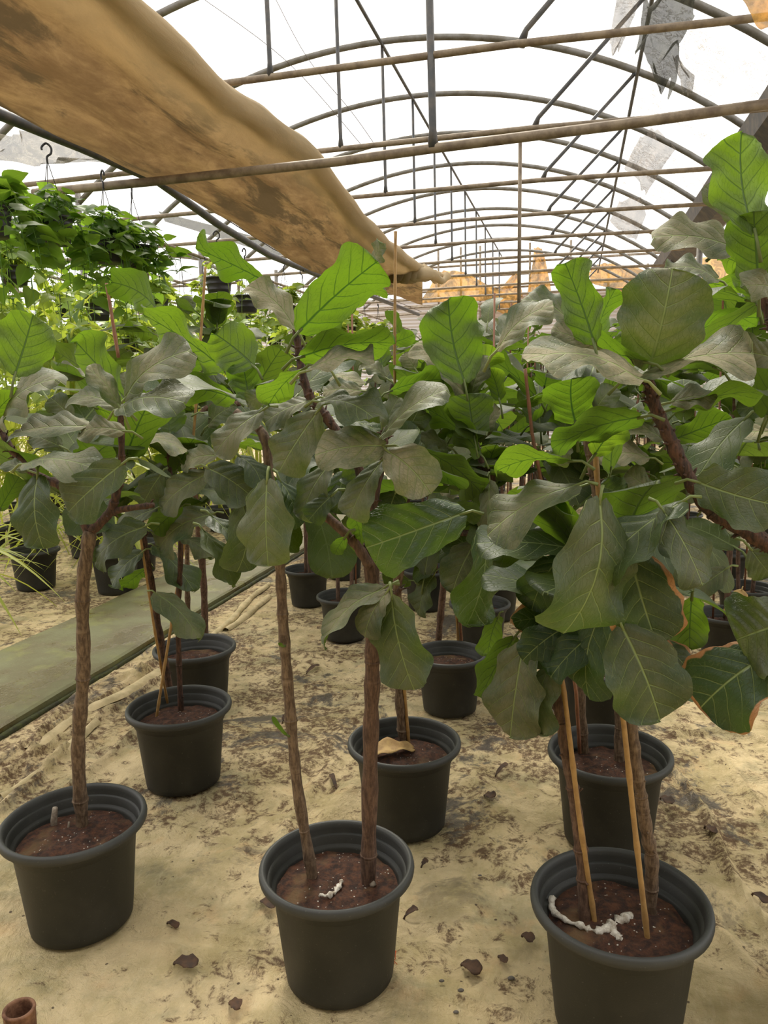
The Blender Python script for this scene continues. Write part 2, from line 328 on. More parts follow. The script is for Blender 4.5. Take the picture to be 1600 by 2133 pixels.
FOLDS = fold_lines()
POTS = [(-1.46, 1.87), (-1.57, 2.72), (-1.87, 3.43), (-.61, 1.83), (-.59, 2.6), (-.59, 3.66), (.13, 1.82), (.14, 2.65), (.72, 1.90)]
def ground_h(x, y):
    h = .016*(noise.noise(V((x*2.2, y*2.2, 0)))+.7*noise.noise(V((x*6, y*6, 3))))+.007*noise.noise(V((x*19, y*14, 5)))+.010*max(0, 1-8*abs(noise.noise(V((x*2.6+y, y*3.4, 8)))))
    for pl, a, w in FOLDS:
        best = 9
        for k in range(len(pl)-1):
            (x0, y0), (x1, y1) = pl[k], pl[k+1]
            if min(x0, x1)-.12 > x or max(x0, x1)+.12 < x or min(y0, y1)-.12 > y or max(y0, y1)+.12 < y: continue
            dx, dy = x1-x0, y1-y0; t = max(0, min(1, ((x-x0)*dx+(y-y0)*dy)/(dx*dx+dy*dy+1e-9)))
            d = sqrt((x-x0-t*dx)**2+(y-y0-t*dy)**2)
            if d < best: best = d
        if best < .12: h += a*exp(-(best/w)**2)
    for px_, py_ in POTS:
        d = sqrt((x-px_)**2+(y-py_)**2)
        if d < .30: h *= max(0, min(1, (d-.17)/.12))
        if d < .17: h = -.004
    return h-.004
xs = [-2.62+.0155*i for i in range(240)]; ys = [.7+.0165*i for i in range(240)]
xs = [-30, -12, -6, -3.6, -2.9]+xs+[1.3, 1.7, 2.2, 3, 5, 8, 16, 30]; ys = [-6, -2, 0]+ys+[4.9, 5.2, 5.6, 6, 7, 8, 10, 13, 20, 40]
mb = MB(); nx = len(xs)
mb.add([(x, y, ground_h(x, y) if (-2.62 < x < 1.3 and .6 < y < 5) else -.005) for y in ys for x in xs],
       [(j*nx+i, j*nx+i+1, (j+1)*nx+i+1, (j+1)*nx+i) for j in range(len(ys)-1) for i in range(nx-1)])
tag(mb.build('floor', M['ground']), kind='structure')
# mossy concrete path with a dark dropped edge
mb = MB(); n_ = 60; vs = []; fs = []
for i in range(n_+1):
    y = -2+i*.45; e = .02*noise.noise(V((y*3, 0, 0))); e2 = .02*noise.noise(V((y*3, 9, 0)))
    vs += [(-3.45+e2, y, -.02), (-3.45+e2, y, .045), (-2.67+e, y, .045), (-2.65+e, y, .037), (-2.645+e, y, -.02)]
for i in range(n_):
    for j in range(4): a = i*5+j; fs.append((a, a+5, a+6, a+1))
mb.add(vs, fs); tag(mb.build('trim_1', M['path'], smooth=False), kind='structure')
mb = MB(); tube(mb, [(-2.635+.015*noise.noise(V((i*.7, 1, 1))), -1+i*.15, -.002) for i in range(120)], .017, 6, .5, 3); tag(mb.build('trim_2', M['edgestrip']), kind='structure')  # dark rough strip along the foot of the path edge

mb = MB(); box(mb, (-14, -2.7, 0), (8, -2.6, 5.6)); tag(mb.build('wall_unseen_blocker', plain('brown_light_blocker', (.13, .11, .075), .9), smooth=False), kind='structure')  # unseen wall behind the camera, added to block light and darken camera-facing surfaces
# steel frame.  transverse planes of ties (flat) and arches
AX, AR, AZ = -2.2, 6.5, 5.53
def arch_z(x): return AZ-AR+sqrt(max(.01, AR*AR-(x-AX)**2))
ORD = 'nearest second third fourth fifth sixth seventh eighth ninth tenth eleventh twelfth thirteenth'.split()
TIEY = [5.67, 7.43, 9.23, 10.95, 12.6, 14.3, 16.1, 17.9, 19.7, 21.5, 23.3]
for i, Y in enumerate(TIEY):
    if i > 0 or True:
        mb = MB(); xl, xr = -6.3, 1.75
        tube(mb, [(x, Y, arch_z(x)) for x in [xl+(xr-xl)*k/40 for k in range(41)]], .036, 8)
        tag(mb.build('roof_arch', M['pipe']), 'bowed steel roof arch over the fig rows, %s from the camera' % ORD[i], 'arch', 'roof arches of the tunnel')
    mb = MB(); zt = 3.87
    tube(mb, [(-6.2, Y, zt-.05), (-2.5, Y, zt), (-.45, Y-.02, zt+.01), (1.75, Y, zt-.02)], .026, 8)
    tag(mb.build('tie_bar', M['rustpipe']), 'thin horizontal tie pipe below the roof arch, %s from the camera' % ORD[i], 'pipe', 'tie bars across the tunnel')
    for xv in (-2.2,):
        mb = MB(); tube(mb, [(xv-.01, Y, arch_z(xv)), (xv, Y, zt+.1), (xv, Y, zt)], [.018, .018, .03], 8)
        tag(mb.build('hanger_rod', M['darkpipe']), 'upright rod under the left purlin, %s from the camera' % ORD[i], 'rod', 'upright rods of the roof trusses')
    mb = MB(); tube(mb, [(.58, Y, arch_z(.58)), (-.36, Y, zt+.1), (-.40, Y, zt)], [.02, .02, .034], 8)
    tag(mb.build('diagonal_brace', M['darkpipe']), 'slanting brace below the right purlin, %s from the camera' % ORD[i], 'brace', 'slanting braces of the roof trusses')
for xv, nm, lb in ((-2.2, 'purlin', 'long purlin under the arches on the left of the ridge'), (.58, 'purlin', 'long purlin under the arches on the right side of the roof')):
    mb = MB(); tube(mb, [(xv, y, arch_z(xv)-.05) for y in (3, 8, 14, 24)], .02, 8); tag(mb.build(nm, M['darkpipe']), lb, 'pipe')
for xv, lb in ((-.52, 'upright centre rod on the nearer tie bar'),):
    for Y in (7.43, ):
        mb = MB(); tube(mb, [(xv, Y, 2.2), (xv, Y, 3.87)], .017, 8); tag(mb.build('centre_post', M['rustpipe']), 'thin upright pole hanging below the second tie bar', 'post')
# lower, thicker cross pipe in front
mb = MB(); tube(mb, [at_z(70, 402, 3.26), at_z(330, 377, 3.26), at_z(700, 337, 3.27), at_z(902, 309, 3.27), at_z(1300, 259, 3.3), at_z(1600, 217, 3.32)], .034, 10)
xb = mb.build('cross_pipe', M['rustpipe']); tag(xb, 'thick cross pipe running right under the brown curtain, nearest of the cross pipes', 'pipe')
mb = MB(); p = at_z(902, 309, 3.27); tube(mb, [(p.x-.03, p.y, 5.2), (p.x, p.y, p.z+.12), (p.x, p.y, p.z)], [.027, .027, .04], 8); tag(mb.build('hanger_rod', M['darkpipe']), 'thick upright rod standing on the thick cross pipe', 'rod')
# eave pipe on the left
mb = MB(); ep = [at_x(a, b, -3.65) for a, b in [(-250, 130), (0, 238), (165, 305), (330, 378), (451, 465), (560, 531), (700, 588), (872, 655)]]
tube(mb, ep, .04, 10); tag(mb.build('eave_pipe', M['darkpipe']), 'dark round pipe running away along the left edge of the brown curtain', 'pipe')
mb = MB()
tube(mb, [p+V((.07, 0, .06)) for p in ep], .006, 6); tag(mb.build('curtain_wire', M['wire']), 'thin taut wire just above the dark eave pipe', 'wire')
for i, Y in enumerate((6.5, 9.23, 12.6, 16.1, 19.7)):
    mb = MB(); tube(mb, [(-6.3, Y, 0), (-6.3, Y, 4.2)], .04, 8); tag(mb.build('side_post', M['pipe']), 'grey steel post at the left side among hanging vines, %s from the camera' % ORD[i], 'post', 'posts along the left side')
    mb = MB(); tube(mb, [(1.75, Y, 0), (1.75, Y, 4.0)], .045, 8); tag(mb.build('gutter_post', M['pipe']), 'steel post under the dark gutter, %s from the camera' % ORD[i], 'post', 'posts under the gutter')
# gutter on the right
mb = MB(); pr = [(1.62, 4.22), (1.66, 4.0), (1.80, 3.86), (2.05, 3.86), (2.2, 4.0), (2.24, 4.22), (2.2, 4.22), (2.16, 4.03), (2.03, 3.9), (1.82, 3.9), (1.70, 4.03), (1.66, 4.22)]
ysg = [1+i*1.0 for i in range(25)]; vs = [(x, y, z) for y in ysg for x, z in pr]; k_ = len(pr)
mb.add(vs, [(j*k_+i, (j+1)*k_+i, (j+1)*k_+(i+1) % k_, j*k_+(i+1) % k_) for j in range(len(ysg)-1) for i in range(k_)])
tag(mb.build('roof_gutter', M['gutter'], smooth=False), 'dark steel valley gutter along the right side of the roof', 'gutter')
# left bay frame further out
for i, Y in enumerate((8.0, 10.95, 14.3, 17.9, 21.5)):
    mb = MB(); tube(mb, [(x, Y, 3.7+1.3*(1-((x+10.3)/4)**2)) for x in [-14.3+8*k/24 for k in range(25)]], .035, 8)
    tag(mb.build('side_bay_arch', M['pipe']), 'roof arch of the neighbouring left bay, %s from the camera' % ORD[i], 'arch', 'arches of the left bay')
    mb = MB(); tube(mb, [(-14.25, Y, 3.72), (-6.35, Y, 3.72)], .025, 8); tube(mb, [(-14.25, Y, 0), (-14.25, Y, 3.72)], .03, 8); tube(mb, [(-6.38, Y, 0), (-6.38, Y, 3.72)], .03, 8); tag(mb.build('side_bay_tie', M['rustpipe']), 'tie bar of the neighbouring left bay, %s from the camera' % ORD[i], 'pipe', 'tie bars of the left bay')
for q, x in enumerate((-4.9, -6.3, -7.8, -9.4)):
    mb = MB(); tube(mb, [(x, 3, 3.42), (x, 24, 3.40)], .022, 8); tag(mb.build('basket_rail', M['rustpipe']), 'rail carrying hanging baskets in the left bay, %s left of the eave pipe' % ('first', 'second', 'third', 'fourth')[q], 'rail', 'basket rails')

# film roof over the arches
mb = MB(); n1 = 30; ysf = [1.0+k*.6 for k in range(37)]
vs = [];
for y in ysf:
    for k in range(n1+1):
        x = -6.3+8.1*k/n1; vs.append((x, y, arch_z(x)+.05-.03*abs(sin(y*1.8))))
mb.add(vs, [(j*(n1+1)+i, j*(n1+1)+i+1, (j+1)*(n1+1)+i+1, (j+1)*(n1+1)+i) for j in range(len(ysf)-1) for i in range(n1)])
tag(mb.build('ceiling', M['film']), kind='structure')

# rolled shade curtain
def curtain():
    Lp = [at_x(a, b, -3.5) for a, b in [(-420, 30), (-200, 135), (0, 228), (150, 298), (300, 370), (450, 442), (600, 538), (700, 580), (790, 606), (880, 637)]]
    Rp = [at_x(a, b, -2.45) for a, b in [(0, -190), (130, -60), (215, 5), (290, 78), (385, 165), (470, 232), (555, 290), (655, 360), (775, 505), (880, 578)]]
    L2 = smooth_path(Lp, 8); R2 = smooth_path(Rp, 8)
    def samp(P, y):
        for i in range(len(P)-1):
            if P[i].y <= y <= P[i+1].y or i == len(P)-2:
                t = (y-P[i].y)/max(1e-6, P[i+1].y-P[i].y); t = max(0, min(1, t)); return P[i].lerp(P[i+1], t)
        return P[-1]
    n = 110; m_ = 26; vs = []; y0 = max(L2[0].y, R2[0].y); yA, yB = L2[-1].y, R2[-1].y
    mb = MB()
    for i in range(n+1):
        t = i/n; t = t**1.5
        a = samp(L2, y0+(yA-y0)*t); b = samp(R2, y0+(yB-y0)*t); d = b-a
        for j in range(m_+1):
            s = j/m_; 
            sag = -.04*sin(pi*min(1, s*1.05))*(1 if s < .9 else 1)
            cr = .018*sin(s*19+t*9+2*noise.noise(V((a.y*.5, s*3, 0))))+.03*noise.noise(V((a.y*1.3, s*3, 2)))
            p = a+d*s+V((0, 0, sag+cr)); vs.append(p)
        # the roll on the right edge
        for j in range(1, 9):
            an = j/8*pi*1.25; rr = .085*(1+.25*noise.noise(V((b.y*1.2, 0, j*.3))))
            p = b+V((sin(an)*rr*1.3, 0, (1-cos(an))*rr+.02*noise.noise(V((b.y*2, j, 0))))); vs.append(p)
    mm = m_+1+8
    mb.add(vs, [(i*mm+j, i*mm+j+1, (i+1)*mm+j+1, (i+1)*mm+j) for i in range(n) for j in range(mm-1)])
    o = mb.build('shade_curtain', M['cloth']); md = o.modifiers.new('thickness', 'SOLIDIFY'); md.thickness = .004
    tag(o, 'brown stained shade curtain rolled along the left under the roof', 'curtain')
    # crumpled end of the roll
    e = samp(R2, yB); mb = MB()
    for q in range(5):
        R = random.Random(q); pts = [e+V((-.35+.1*q, -.7, -.03)), e+V((-.2+.1*q, -.2, .05*R.random())), e+V((-.1+.1*q, .1, .2*R.random()-.08)), e+V((-.05+.1*q, .4, .3*R.random()-.05))]
        tube(mb, smooth_path(pts, 5), [.11, .05], 9, .7, q)
    c = mb.build('curtain_end', M['cloth'], parent=o)
curtain()

# far wall: ribbed sheet, sunlit torn film above
mb = MB(); yw = 25.0; vs = []; zz = []
z = 0
while z < 4.55: zz.append(z); z += .055
for k, z in enumerate(zz):
    yy = yw+(.02 if k % 2 else -.02); vs += [(-16, yy, z), (6, yy, z)]
mb.add(vs, [(2*k, 2*k+1, 2*k+3, 2*k+2) for k in range(len(zz)-1)]); tag(mb.build('wall_back', M['sheet'], smooth=False), kind='structure')
def px_poly(name, pts, y, mat, label, cat, amp=.25, n=16, kind=None):
    # crumpled sheet filling an outline, given by left and right borders from top to bottom
    mb = MB(); vs = []; m_ = 14
    for i in range(n+1):
        t = i/n*(len(pts)-1); k = min(len(pts)-2, int(t)); f = t-k
        l = [pts[k][q]+(pts[k+1][q]-pts[k][q])*f for q in range(4)]
        for j in range(m_+1):
            s = j/m_; px = l[0]+(l[2]-l[0])*s; py = l[1]+(l[3]-l[1])*s
            p = at_y(px, py, y); p.y += amp*noise.noise(V((px*.03, py*.02, y)))+amp*.5*sin(s*9+i*.2); vs.append(p)
    mb.add(vs, [(i*(m_+1)+j, i*(m_+1)+j+1, (i+1)*(m_+1)+j+1, (i+1)*(m_+1)+j) for i in range(n) for j in range(m_)])
    o = mb.build(name, mat); md = o.modifiers.new('t', 'SOLIDIFY'); md.thickness = .004
    return tag(o, label, cat)
yf = M['yellowfilm']
px_poly('torn_sheet', [(925, 563, 965, 566), (905, 580, 1010, 590), (880, 618, 1030, 600), (880, 632, 1075, 622)], 24, yf, 'sunlit yellow torn film hanging at the far end beside the curtain end', 'torn film')
px_poly('torn_sheet', [(1070, 570, 1080, 572), (1050, 590, 1085, 592), (1000, 605, 1090, 620), (1020, 640, 1088, 618), (1052, 655, 1066, 652)], 24.5, yf, 'ragged yellow film scrap with drooping point, left of the tall far strip', 'torn film')
px_poly('torn_sheet', [(1112, 515, 1128, 515), (1110, 540, 1136, 540), (1102, 590, 1146, 590), (1096, 622, 1150, 618)], 24.4, yf, 'tall narrow strip of yellow film standing at the far end', 'torn film')
px_poly('torn_sheet', [(1245, 550, 1270, 548), (1225, 568, 1330, 558), (1235, 590, 1420, 600), (1300, 608, 1430, 625)], 24.1, yf, 'broad yellow film drape at the far right end of the tunnel', 'torn film')
px_poly('torn_sheet', [(1400, 535, 1600, 540), (1395, 570, 1600, 580), (1400, 600, 1600, 610)], 24.3, yf, 'yellow film behind the plants below the gutter', 'torn film')
for q, zz_ in enumerate((4.62, 5.0, 5.35, 4.2)):
    mb = MB(); tube(mb, [(-6.5, 24.6, zz_), (3.5, 24.55, zz_+.05)], .035, 6); tag(mb.build('end_rail', M['rustpipe']), 'thin horizontal rail of the far end frame, %s' % ('second from bottom', 'third from bottom', 'topmost', 'lowest')[q], 'rail', 'rails of the far end frame')
for q, x in enumerate((-5.6, -4.2, -3.5, -2.9, -1.4, -.2, .9, 2.0)):
    mb = MB(); tube(mb, [(x, 24.5, 0), (x, 24.5, 5.9 if x < .5 else 5.1)], .035, 6); tag(mb.build('end_post', M['rustpipe']), 'upright of the far end frame, %s from the left' % ORD[q].replace('nearest', 'first'), 'post', 'uprights of the far end frame')
# torn film and netting hanging at top right
gf = M['greyfilm']
px_poly('torn_netting', [(1345, -30, 1450, -30), (1335, 60, 1440, 60), (1325, 100, 1410, 105), (1345, 140, 1415, 150), (1370, 200, 1400, 180)], 6.9, M['netting'], 'torn dark netting bunched around the right purlin at the roof top', 'netting', .35, 26)
px_poly('torn_netting', [(1400, 120, 1420, 120), (1420, 160, 1445, 165), (1425, 190, 1440, 200)], 7.1, gf, 'small grey rag of film dangling beside the dark netting', 'netting', .1, 12)
px_poly('torn_film', [(1290, -30, 1340, -30), (1275, 50, 1320, 45), (1270, 95, 1290, 90)], 7.0, M['whitefilm'], 'pale crumpled film strip left of the dark netting', 'torn film', .2, 20)
px_poly('torn_film', [(1335, 280, 1370, 268), (1325, 300, 1408, 312), (1300, 350, 1380, 350), (1330, 385, 1345, 405)], 10.93, M['whitefilm'], 'crumpled grey film patch hanging below the second arch at right', 'torn film', .2, 20)
px_poly('torn_film', [(1290, 420, 1335, 410), (1270, 460, 1345, 450), (1290, 480, 1325, 500)], 12.6, M['whitefilm'], 'smaller crumpled film patch further down the roof at right', 'torn film', .2, 16)
px_poly('torn_sheet', [(1535, -20, 1660, -20), (1560, 25, 1680, 30), (1590, 55, 1700, 70)], 5.0, yf, 'yellow film corner beside the nearest arch at top right', 'torn film', .1, 12)
px_poly('torn_sheet', [(-60, 268, 230, 300), (-60, 310, 250, 335), (-60, 330, 160, 345)], 7.2, M['greyfilm'], 'grey sagging film above the hanging baskets at left', 'torn film', .2, 16)
px_poly('torn_sheet', [(330, 440, 560, 500), (340, 460, 600, 540)], 15.0, M['netting'], 'dark green netting strip sagging behind the left basket rail', 'netting', .1, 12)
for i, pts in enumerate(([(420, -5), (600, 130), (760, 310)], [(570, -10), (640, 120), (730, 230), (780, 300)])):
    mb = MB(); tube(mb, smooth_path([at_y(a, b, 8.6) for a, b in pts], 6), .0035, 5); tag(mb.build('loose_wire', M['wire']), ('thin slack wire crossing the roof left of the thick rod', 'second slack wire crossing the roof nearer the left purlin')[i], 'wire')

# ---------------------------------------------------------------- pots
POTH = .335
PROF = [(.0, .0), (.138, .0), (.150, .006), (.153, .03), (.176, .262), (.181, .268), (.184, .300), (.190, .304), (.206, .306), (.2125, .312), (.2140, .321), (.212, .331), (.206, .3365), (.200, .335), (.195, .329), (.1935, .318), (.185, .276), (.173, .272), (.169, .264), (.155, .18)]
def soil_mesh(seed=0, z=.258, r=.1695):
    mb = MB(); rings = 14; seg = 40; vs = [(0, 0, z+.012)]; fs = []
    for i in range(1, rings+1):
        for j in range(seg):
            a = 2*pi*j/seg; q = r*i/rings; x, y = q*cos(a), q*sin(a)
            vs.append((x, y, z+.014*(1-(i/rings)**2)+.010*noise.noise(V((x*22, y*22, seed)))+.005*noise.noise(V((x*70, y*70, seed)))))
    for j in range(seg): fs.append((0, 1+j, 1+(j+1) % seg))
    for i in range(rings-1):
        for j in range(seg): a = 1+i*seg+j; b = 1+i*seg+(j+1) % seg; fs.append((a, a+seg, b+seg, b))
    mb.add(vs, fs); return mb.mesh('soil', M['soil'])
_m = MB(); lathe(_m, PROF); POT_MESH = _m.mesh('pot', M['pot'])
SOILS = [soil_mesh(i) for i in range(4)]
def inst(name, mesh, parent, loc=(0, 0, 0), rz=0, sc=1):
    o = bpy.data.objects.new(name, mesh); C.objects.link(o); o.parent = parent; o.location = loc; o.rotation_euler.z = rz; o.scale = (sc, sc, sc); return o
def pot_at(root, D=.43, seed=0, soil_scale=1):
    k = D/.429
    p = inst('pot', POT_MESH, root, rz=seed*1.3, sc=k); s = inst('soil', SOILS[seed % 4], root, rz=seed*2.1, sc=k); return p, s
def local(root, P): return V(P)-root.location
SEEDN = [0]
def stubs(mb, pts, r, n, seed, L=.018):
    R = random.Random(seed)
    for _ in range(n):
        i = R.randrange(len(pts)-1); p = pts[i].lerp(pts[i+1], R.random()); t = (pts[i+1]-pts[i]).normalized()
        a = t.orthogonal().normalized(); a.rotate(Matrix.Rotation(R.uniform(0, 6.28), 3, t)); d = (a+t*.9).normalized()
        l = L*R.uniform(.5, 1.3); tube(mb, [p+a*r*.7, p+a*r*.9+d*l*.6, p+a*r*.9+d*l+V((0, 0, -l*.2))], [r*.4, .0012], 5)
def stem(root, name, pts, Y, rad, mat, base_soil=True, shag=0, seed=0, zsoil=.255):
    P = []
    for i, q in enumerate(pts):
        if len(q) == 2 and i == 0 and base_soil: p = at_z(q[0], q[1], zsoil); P.append(p); Y0 = p.y; continue
        yy = q[2] if len(q) > 2 else Y
        if base_soil and i < 3 and len(q) == 2: yy = Y0+(Y-Y0)*i/3
        P.append(at_y(q[0], q[1], yy))
    if base_soil: P = [P[0]-V((0, 0, .03))]+P
    P = smooth_path(P, 7); mb = MB(); n = len(P)
    rs = [rad[0]+(rad[1]-rad[0])*i/(n-1) for i in range(n)]
    if base_soil: rs = [r*(1+.35*exp(-i/2.5)) for i, r in enumerate(rs)]
    R = random.Random(seed)
    rs = [r*(1+.10*sin(i*1.9+seed)+.06*R.uniform(-1, 1)) for i, r in enumerate(rs)]
    tube(mb, P, rs, 12, .08, seed)
    if shag: stubs(mb, P, rad[1], shag, seed)
    for v_ in range(0, n-4, 9 if not shag else 5):   # leaf scars
        i = v_+R.randrange(4); t = (P[i+1]-P[i]).normalized(); tube(mb, [P[i], P[i]+t*.006], [rs[i]*1.10, rs[i]*1.05], 10)
    b = root.location; mb.v = [(x-b.x, y-b.y, z-b.z) for x, y, z in mb.v]
    return mb.build(name, mat, root)
def cane(root, pts, Y, r=.006, mat='cane', zs=.26, base=True, name='bamboo_stake'):
    P = [at_z(pts[0][0], pts[0][1], zs) if base else at_y(*pts[0][:2], Y)]
    for q in pts[1:]: P.append(at_y(q[0], q[1], q[2] if len(q) > 2 else Y))
    d = (P[1]-P[0]).normalized(); P[0] = P[0]-d*.03 if base else P[0]
    n = 14; pts3 = []; rr = []
    tot = [0]
    for i in range(len(P)-1): tot.append(tot[-1]+(P[i+1]-P[i]).length)
    steps = max(8, int(tot[-1]/.03))
    for k in range(steps+1):
        s = tot[-1]*k/steps
        for i in range(len(P)-1):
            if s <= tot[i+1]+1e-9: pts3.append(P[i].lerp(P[i+1], (s-tot[i])/(tot[i+1]-tot[i]))); break
        rr.append(r*(1.22 if k % 6 == 3 else 1)*(1-.15*k/steps))
    mb = MB(); tube(mb, pts3, rr[:len(pts3)], 8); b = root.location; mb.v = [(x-b.x, y-b.y, z-b.z) for x, y, z in mb.v]
    return mb.build(name, M[mat], root)

LEAVES={
'a':'''1U 32 777 69 655 111 2;2U -13 868 44 814 40 1;3T 172 784 94 777 44 5;2U 255 824 159 713 81 1;1T 246 844 179 765 44 8;1T 263 828 397 730 78 6;1T 246 848 146 828 46 5;1T 251 851 383 838 62 4;3T 267 821 258 775 34 5;2T 177 888 22 905 46 6;2T 0 878 116 790 51 6;2T 256 898 167 902 47 8;1T 56 966 203 979 54 5;1T 251 969 142 1067 98 2;1T 78 996 91 1143 81 1;3T 300 1098 197 1172 67 2;3T 148 868 105 828 51 3;3T 125 929 67 905 47 4;2T 57 979 5 966 30 3;2U 0 1060 40 993 44 1;3U 202 851 253 878 34 0'''.split(';'),
'b':'''1T 275 902 393 947 27 9;2U 260 882 351 919 32 1;1T 334 990 297 1054 57 2;1T 427 990 337 1060 66 4;1T 449 949 383 969 44 6;1T 324 1060 250 1114 51 3;1U 375 1057 320 1108 44 1;1T 440 1072 332 1141 67 4;2T 294 1152 233 1219 40 1;3U 304 1185 256 1222 34 1;3T 324 1140 405 1232 51 1;2T 385 1120 440 1167 37 5;1T 327 1238 415 1333 57 4;2U 322 639 233 588 71 1;1U 456 760 297 655 67 1;2U 469 774 393 762 24 2;1U 483 828 366 804 64 0;2U 354 902 337 844 78 1;3T 435 885 493 844 47 4;3T 280 1023 236 1060 40 7;2T 364 1013 310 979 47 2;3T 398 986 456 1020 51 2'''.split(';'),
'c':'''3U 189 784 115 731 51 4;1U 542 581 407 517 61 0;3T 375 655 402 625 37 3;3U 321 696 262 693 30 2;3T 287 767 331 731 37 5;3T 398 797 351 763 40 4;2U 395 922 452 875 61 2'''.split(';'),
'd':'''2T 434 976 530 1040 91 2;2T 543 858 448 946 57 5;3T 425 1107 486 1225 40 2;3T 442 1077 506 1175 44 1;2T 506 1054 493 1192 88 2;3U 526 760 449 696 101 1;3U 520 831 506 757 78 1;1U 627 686 787 544 118 0;3T 778 544 799 507 32 9;2T 611 682 515 595 57 9;1U 632 742 824 716 64 0;1T 645 770 780 750 40 9;2T 675 760 635 726 44 9;1U 630 770 561 841 47 1;2T 567 817 514 838 44 6;2T 647 834 551 882 49 6;1T 659 861 581 983 91 4;1T 669 838 792 882 67 3;1T 799 929 655 949 88 7;1T 810 942 898 1030 101 7;1T 800 905 930 812 51 4;1T 792 964 729 1079 66 4;2T 682 973 630 1084 61 3;1G 961 1071 763 1141 145 0;2T 691 1033 643 1084 52 1;1T 556 1005 559 1180 105 3;2T 584 1003 608 1104 40 0;2U 733 1071 751 1128 34 0;3T 716 986 702 1071 67 1;3T 763 952 743 1020 81 1;3T 824 1027 804 1087 74 1;2T 500 952 547 1017 51 1;2U 718 1121 697 1155 30 0;1T 794 1229 674 1344 51 5;1T 805 1236 760 1327 59 6;1T 817 1246 863 1437 103 2'''.split(';'),
'e':'''1U 686 684 729 605 64 1;2U 702 649 799 595 37 2;1T 750 814 673 817 40 9;2T 682 777 755 804 32 7;1T 804 892 832 828 37 3;1T 812 936 871 890 54 1;1T 684 871 792 902 37 1;2T 848 895 875 844 61 2;1U 878 936 1003 1027 57 0;2T 932 931 873 915 34 5;1U 998 942 888 851 47 1;1U 967 792 934 623 125 0;2T 972 831 868 713 64 9;2U 972 817 1037 730 47 1;2T 983 821 1016 743 44 5;1U 989 910 976 819 101 1;2T 998 915 1043 851 37 9;1U 816 814 920 790 47 2;2T 804 787 750 760 27 5;3U 797 763 783 716 47 0;3U 819 713 863 696 34 2;3T 864 767 841 736 37 7;2U 1040 831 1020 767 44 0;2T 918 1020 969 1023 30 7;3T 918 969 956 1020 44 5;1U 945 1054 999 1084 40 0;1T 1020 1006 1037 1121 67 4;3T 1026 1189 918 1104 67 1;1G 1013 1116 972 1302 84 0;2T 989 1132 942 1236 84 4;3T 902 1202 875 1285 44 2;3U 853 1209 800 1216 37 0;2U 1037 1287 1016 1363 47 0;3T 1147 1101 1085 1178 70 1'''.split(';'),
'g':'''3U 1069 1331 1001 1453 58 0;2T 1090 1345 1063 1535 112 4;2T 1147 1388 1131 1531 66 4;2T 1178 1306 1089 1376 81 0;2T 1251 1310 1147 1411 78 0;2T 1259 1271 1228 1457 93 0;1T 1249 1048 1174 1320 151 2;1T 1298 1310 1375 1500 159 2;1B 1313 1155 1371 1345 151 1;1T 1416 1048 1247 1194 89 1;1T 1383 1066 1464 1219 89 2;2T 1375 1112 1443 1233 54 3;2U 1441 1248 1437 1351 78 0;3B 1162 1302 1065 1298 58 0;2B 1368 1333 1445 1411 62 2;3T 1267 1050 1259 1031 23 3;1T 1197 1012 1015 1116 81 5;3T 1166 1163 1108 1271 93 0;1U 1236 708 1177 548 91 0;2T 1040 725 1157 634 56 7;1T 1327 788 1086 753 67 8;1T 1240 722 1149 687 56 8;1U 1331 870 1150 935 63 2;2U 1240 946 1292 883 70 0;2U 1199 879 1191 788 116 0;1U 1187 960 1036 981 39 1;3T 1250 1012 1306 1026 56 1;2T 1187 932 1166 970 35 5'''.split(';'),
'h':'''2T 1511 1186 1445 1233 54 4;1U 1240 711 1283 601 42 0;2T 1191 676 1087 624 56 6;2U 1425 708 1579 662 49 1;1T 1492 582 1383 564 39 5;2U 1467 589 1551 603 35 1;1U 1408 914 1525 869 67 1;1T 1348 953 1247 956 49 8;1T 1376 911 1283 886 35 8;1T 1359 1023 1304 984 53 6;2U 1409 963 1313 984 46 1;3U 1110 883 1173 851 46 0;2T 1236 862 1282 806 53 3;1T 1558 1114 1482 1128 28 9;2T 1600 900 1492 926 39 9;3T 1600 848 1534 851 46 1;2T 1404 760 1478 722 56 9;3T 1404 1002 1478 1026 46 8'''.split(';'),
'r':'''1B 1608 1360 1457 1477 174 0;1G 1647 1295 1534 1333 182 3;1T 1353 764 1401 559 175 4;1U 1343 753 1161 732 49 1;1T 1317 788 1570 736 70 9;2T 1614 746 1511 729 77 5;2T 1537 522 1362 494 67 7;2U 1506 533 1569 561 42 1;2U 1572 620 1530 550 46 0;1T 1614 606 1542 599 60 5;1T 1457 1005 1628 1054 137 2;2U 1404 851 1607 816 35 2;2T 1401 837 1495 827 46 7;2T 1565 1145 1607 1198 70 3;1U 1572 480 1545 275 115 0;2T 1540 465 1480 380 65 6;1U 1580 590 1570 440 120 1;2T 1600 540 1550 480 65 5'''.split(';'),
}

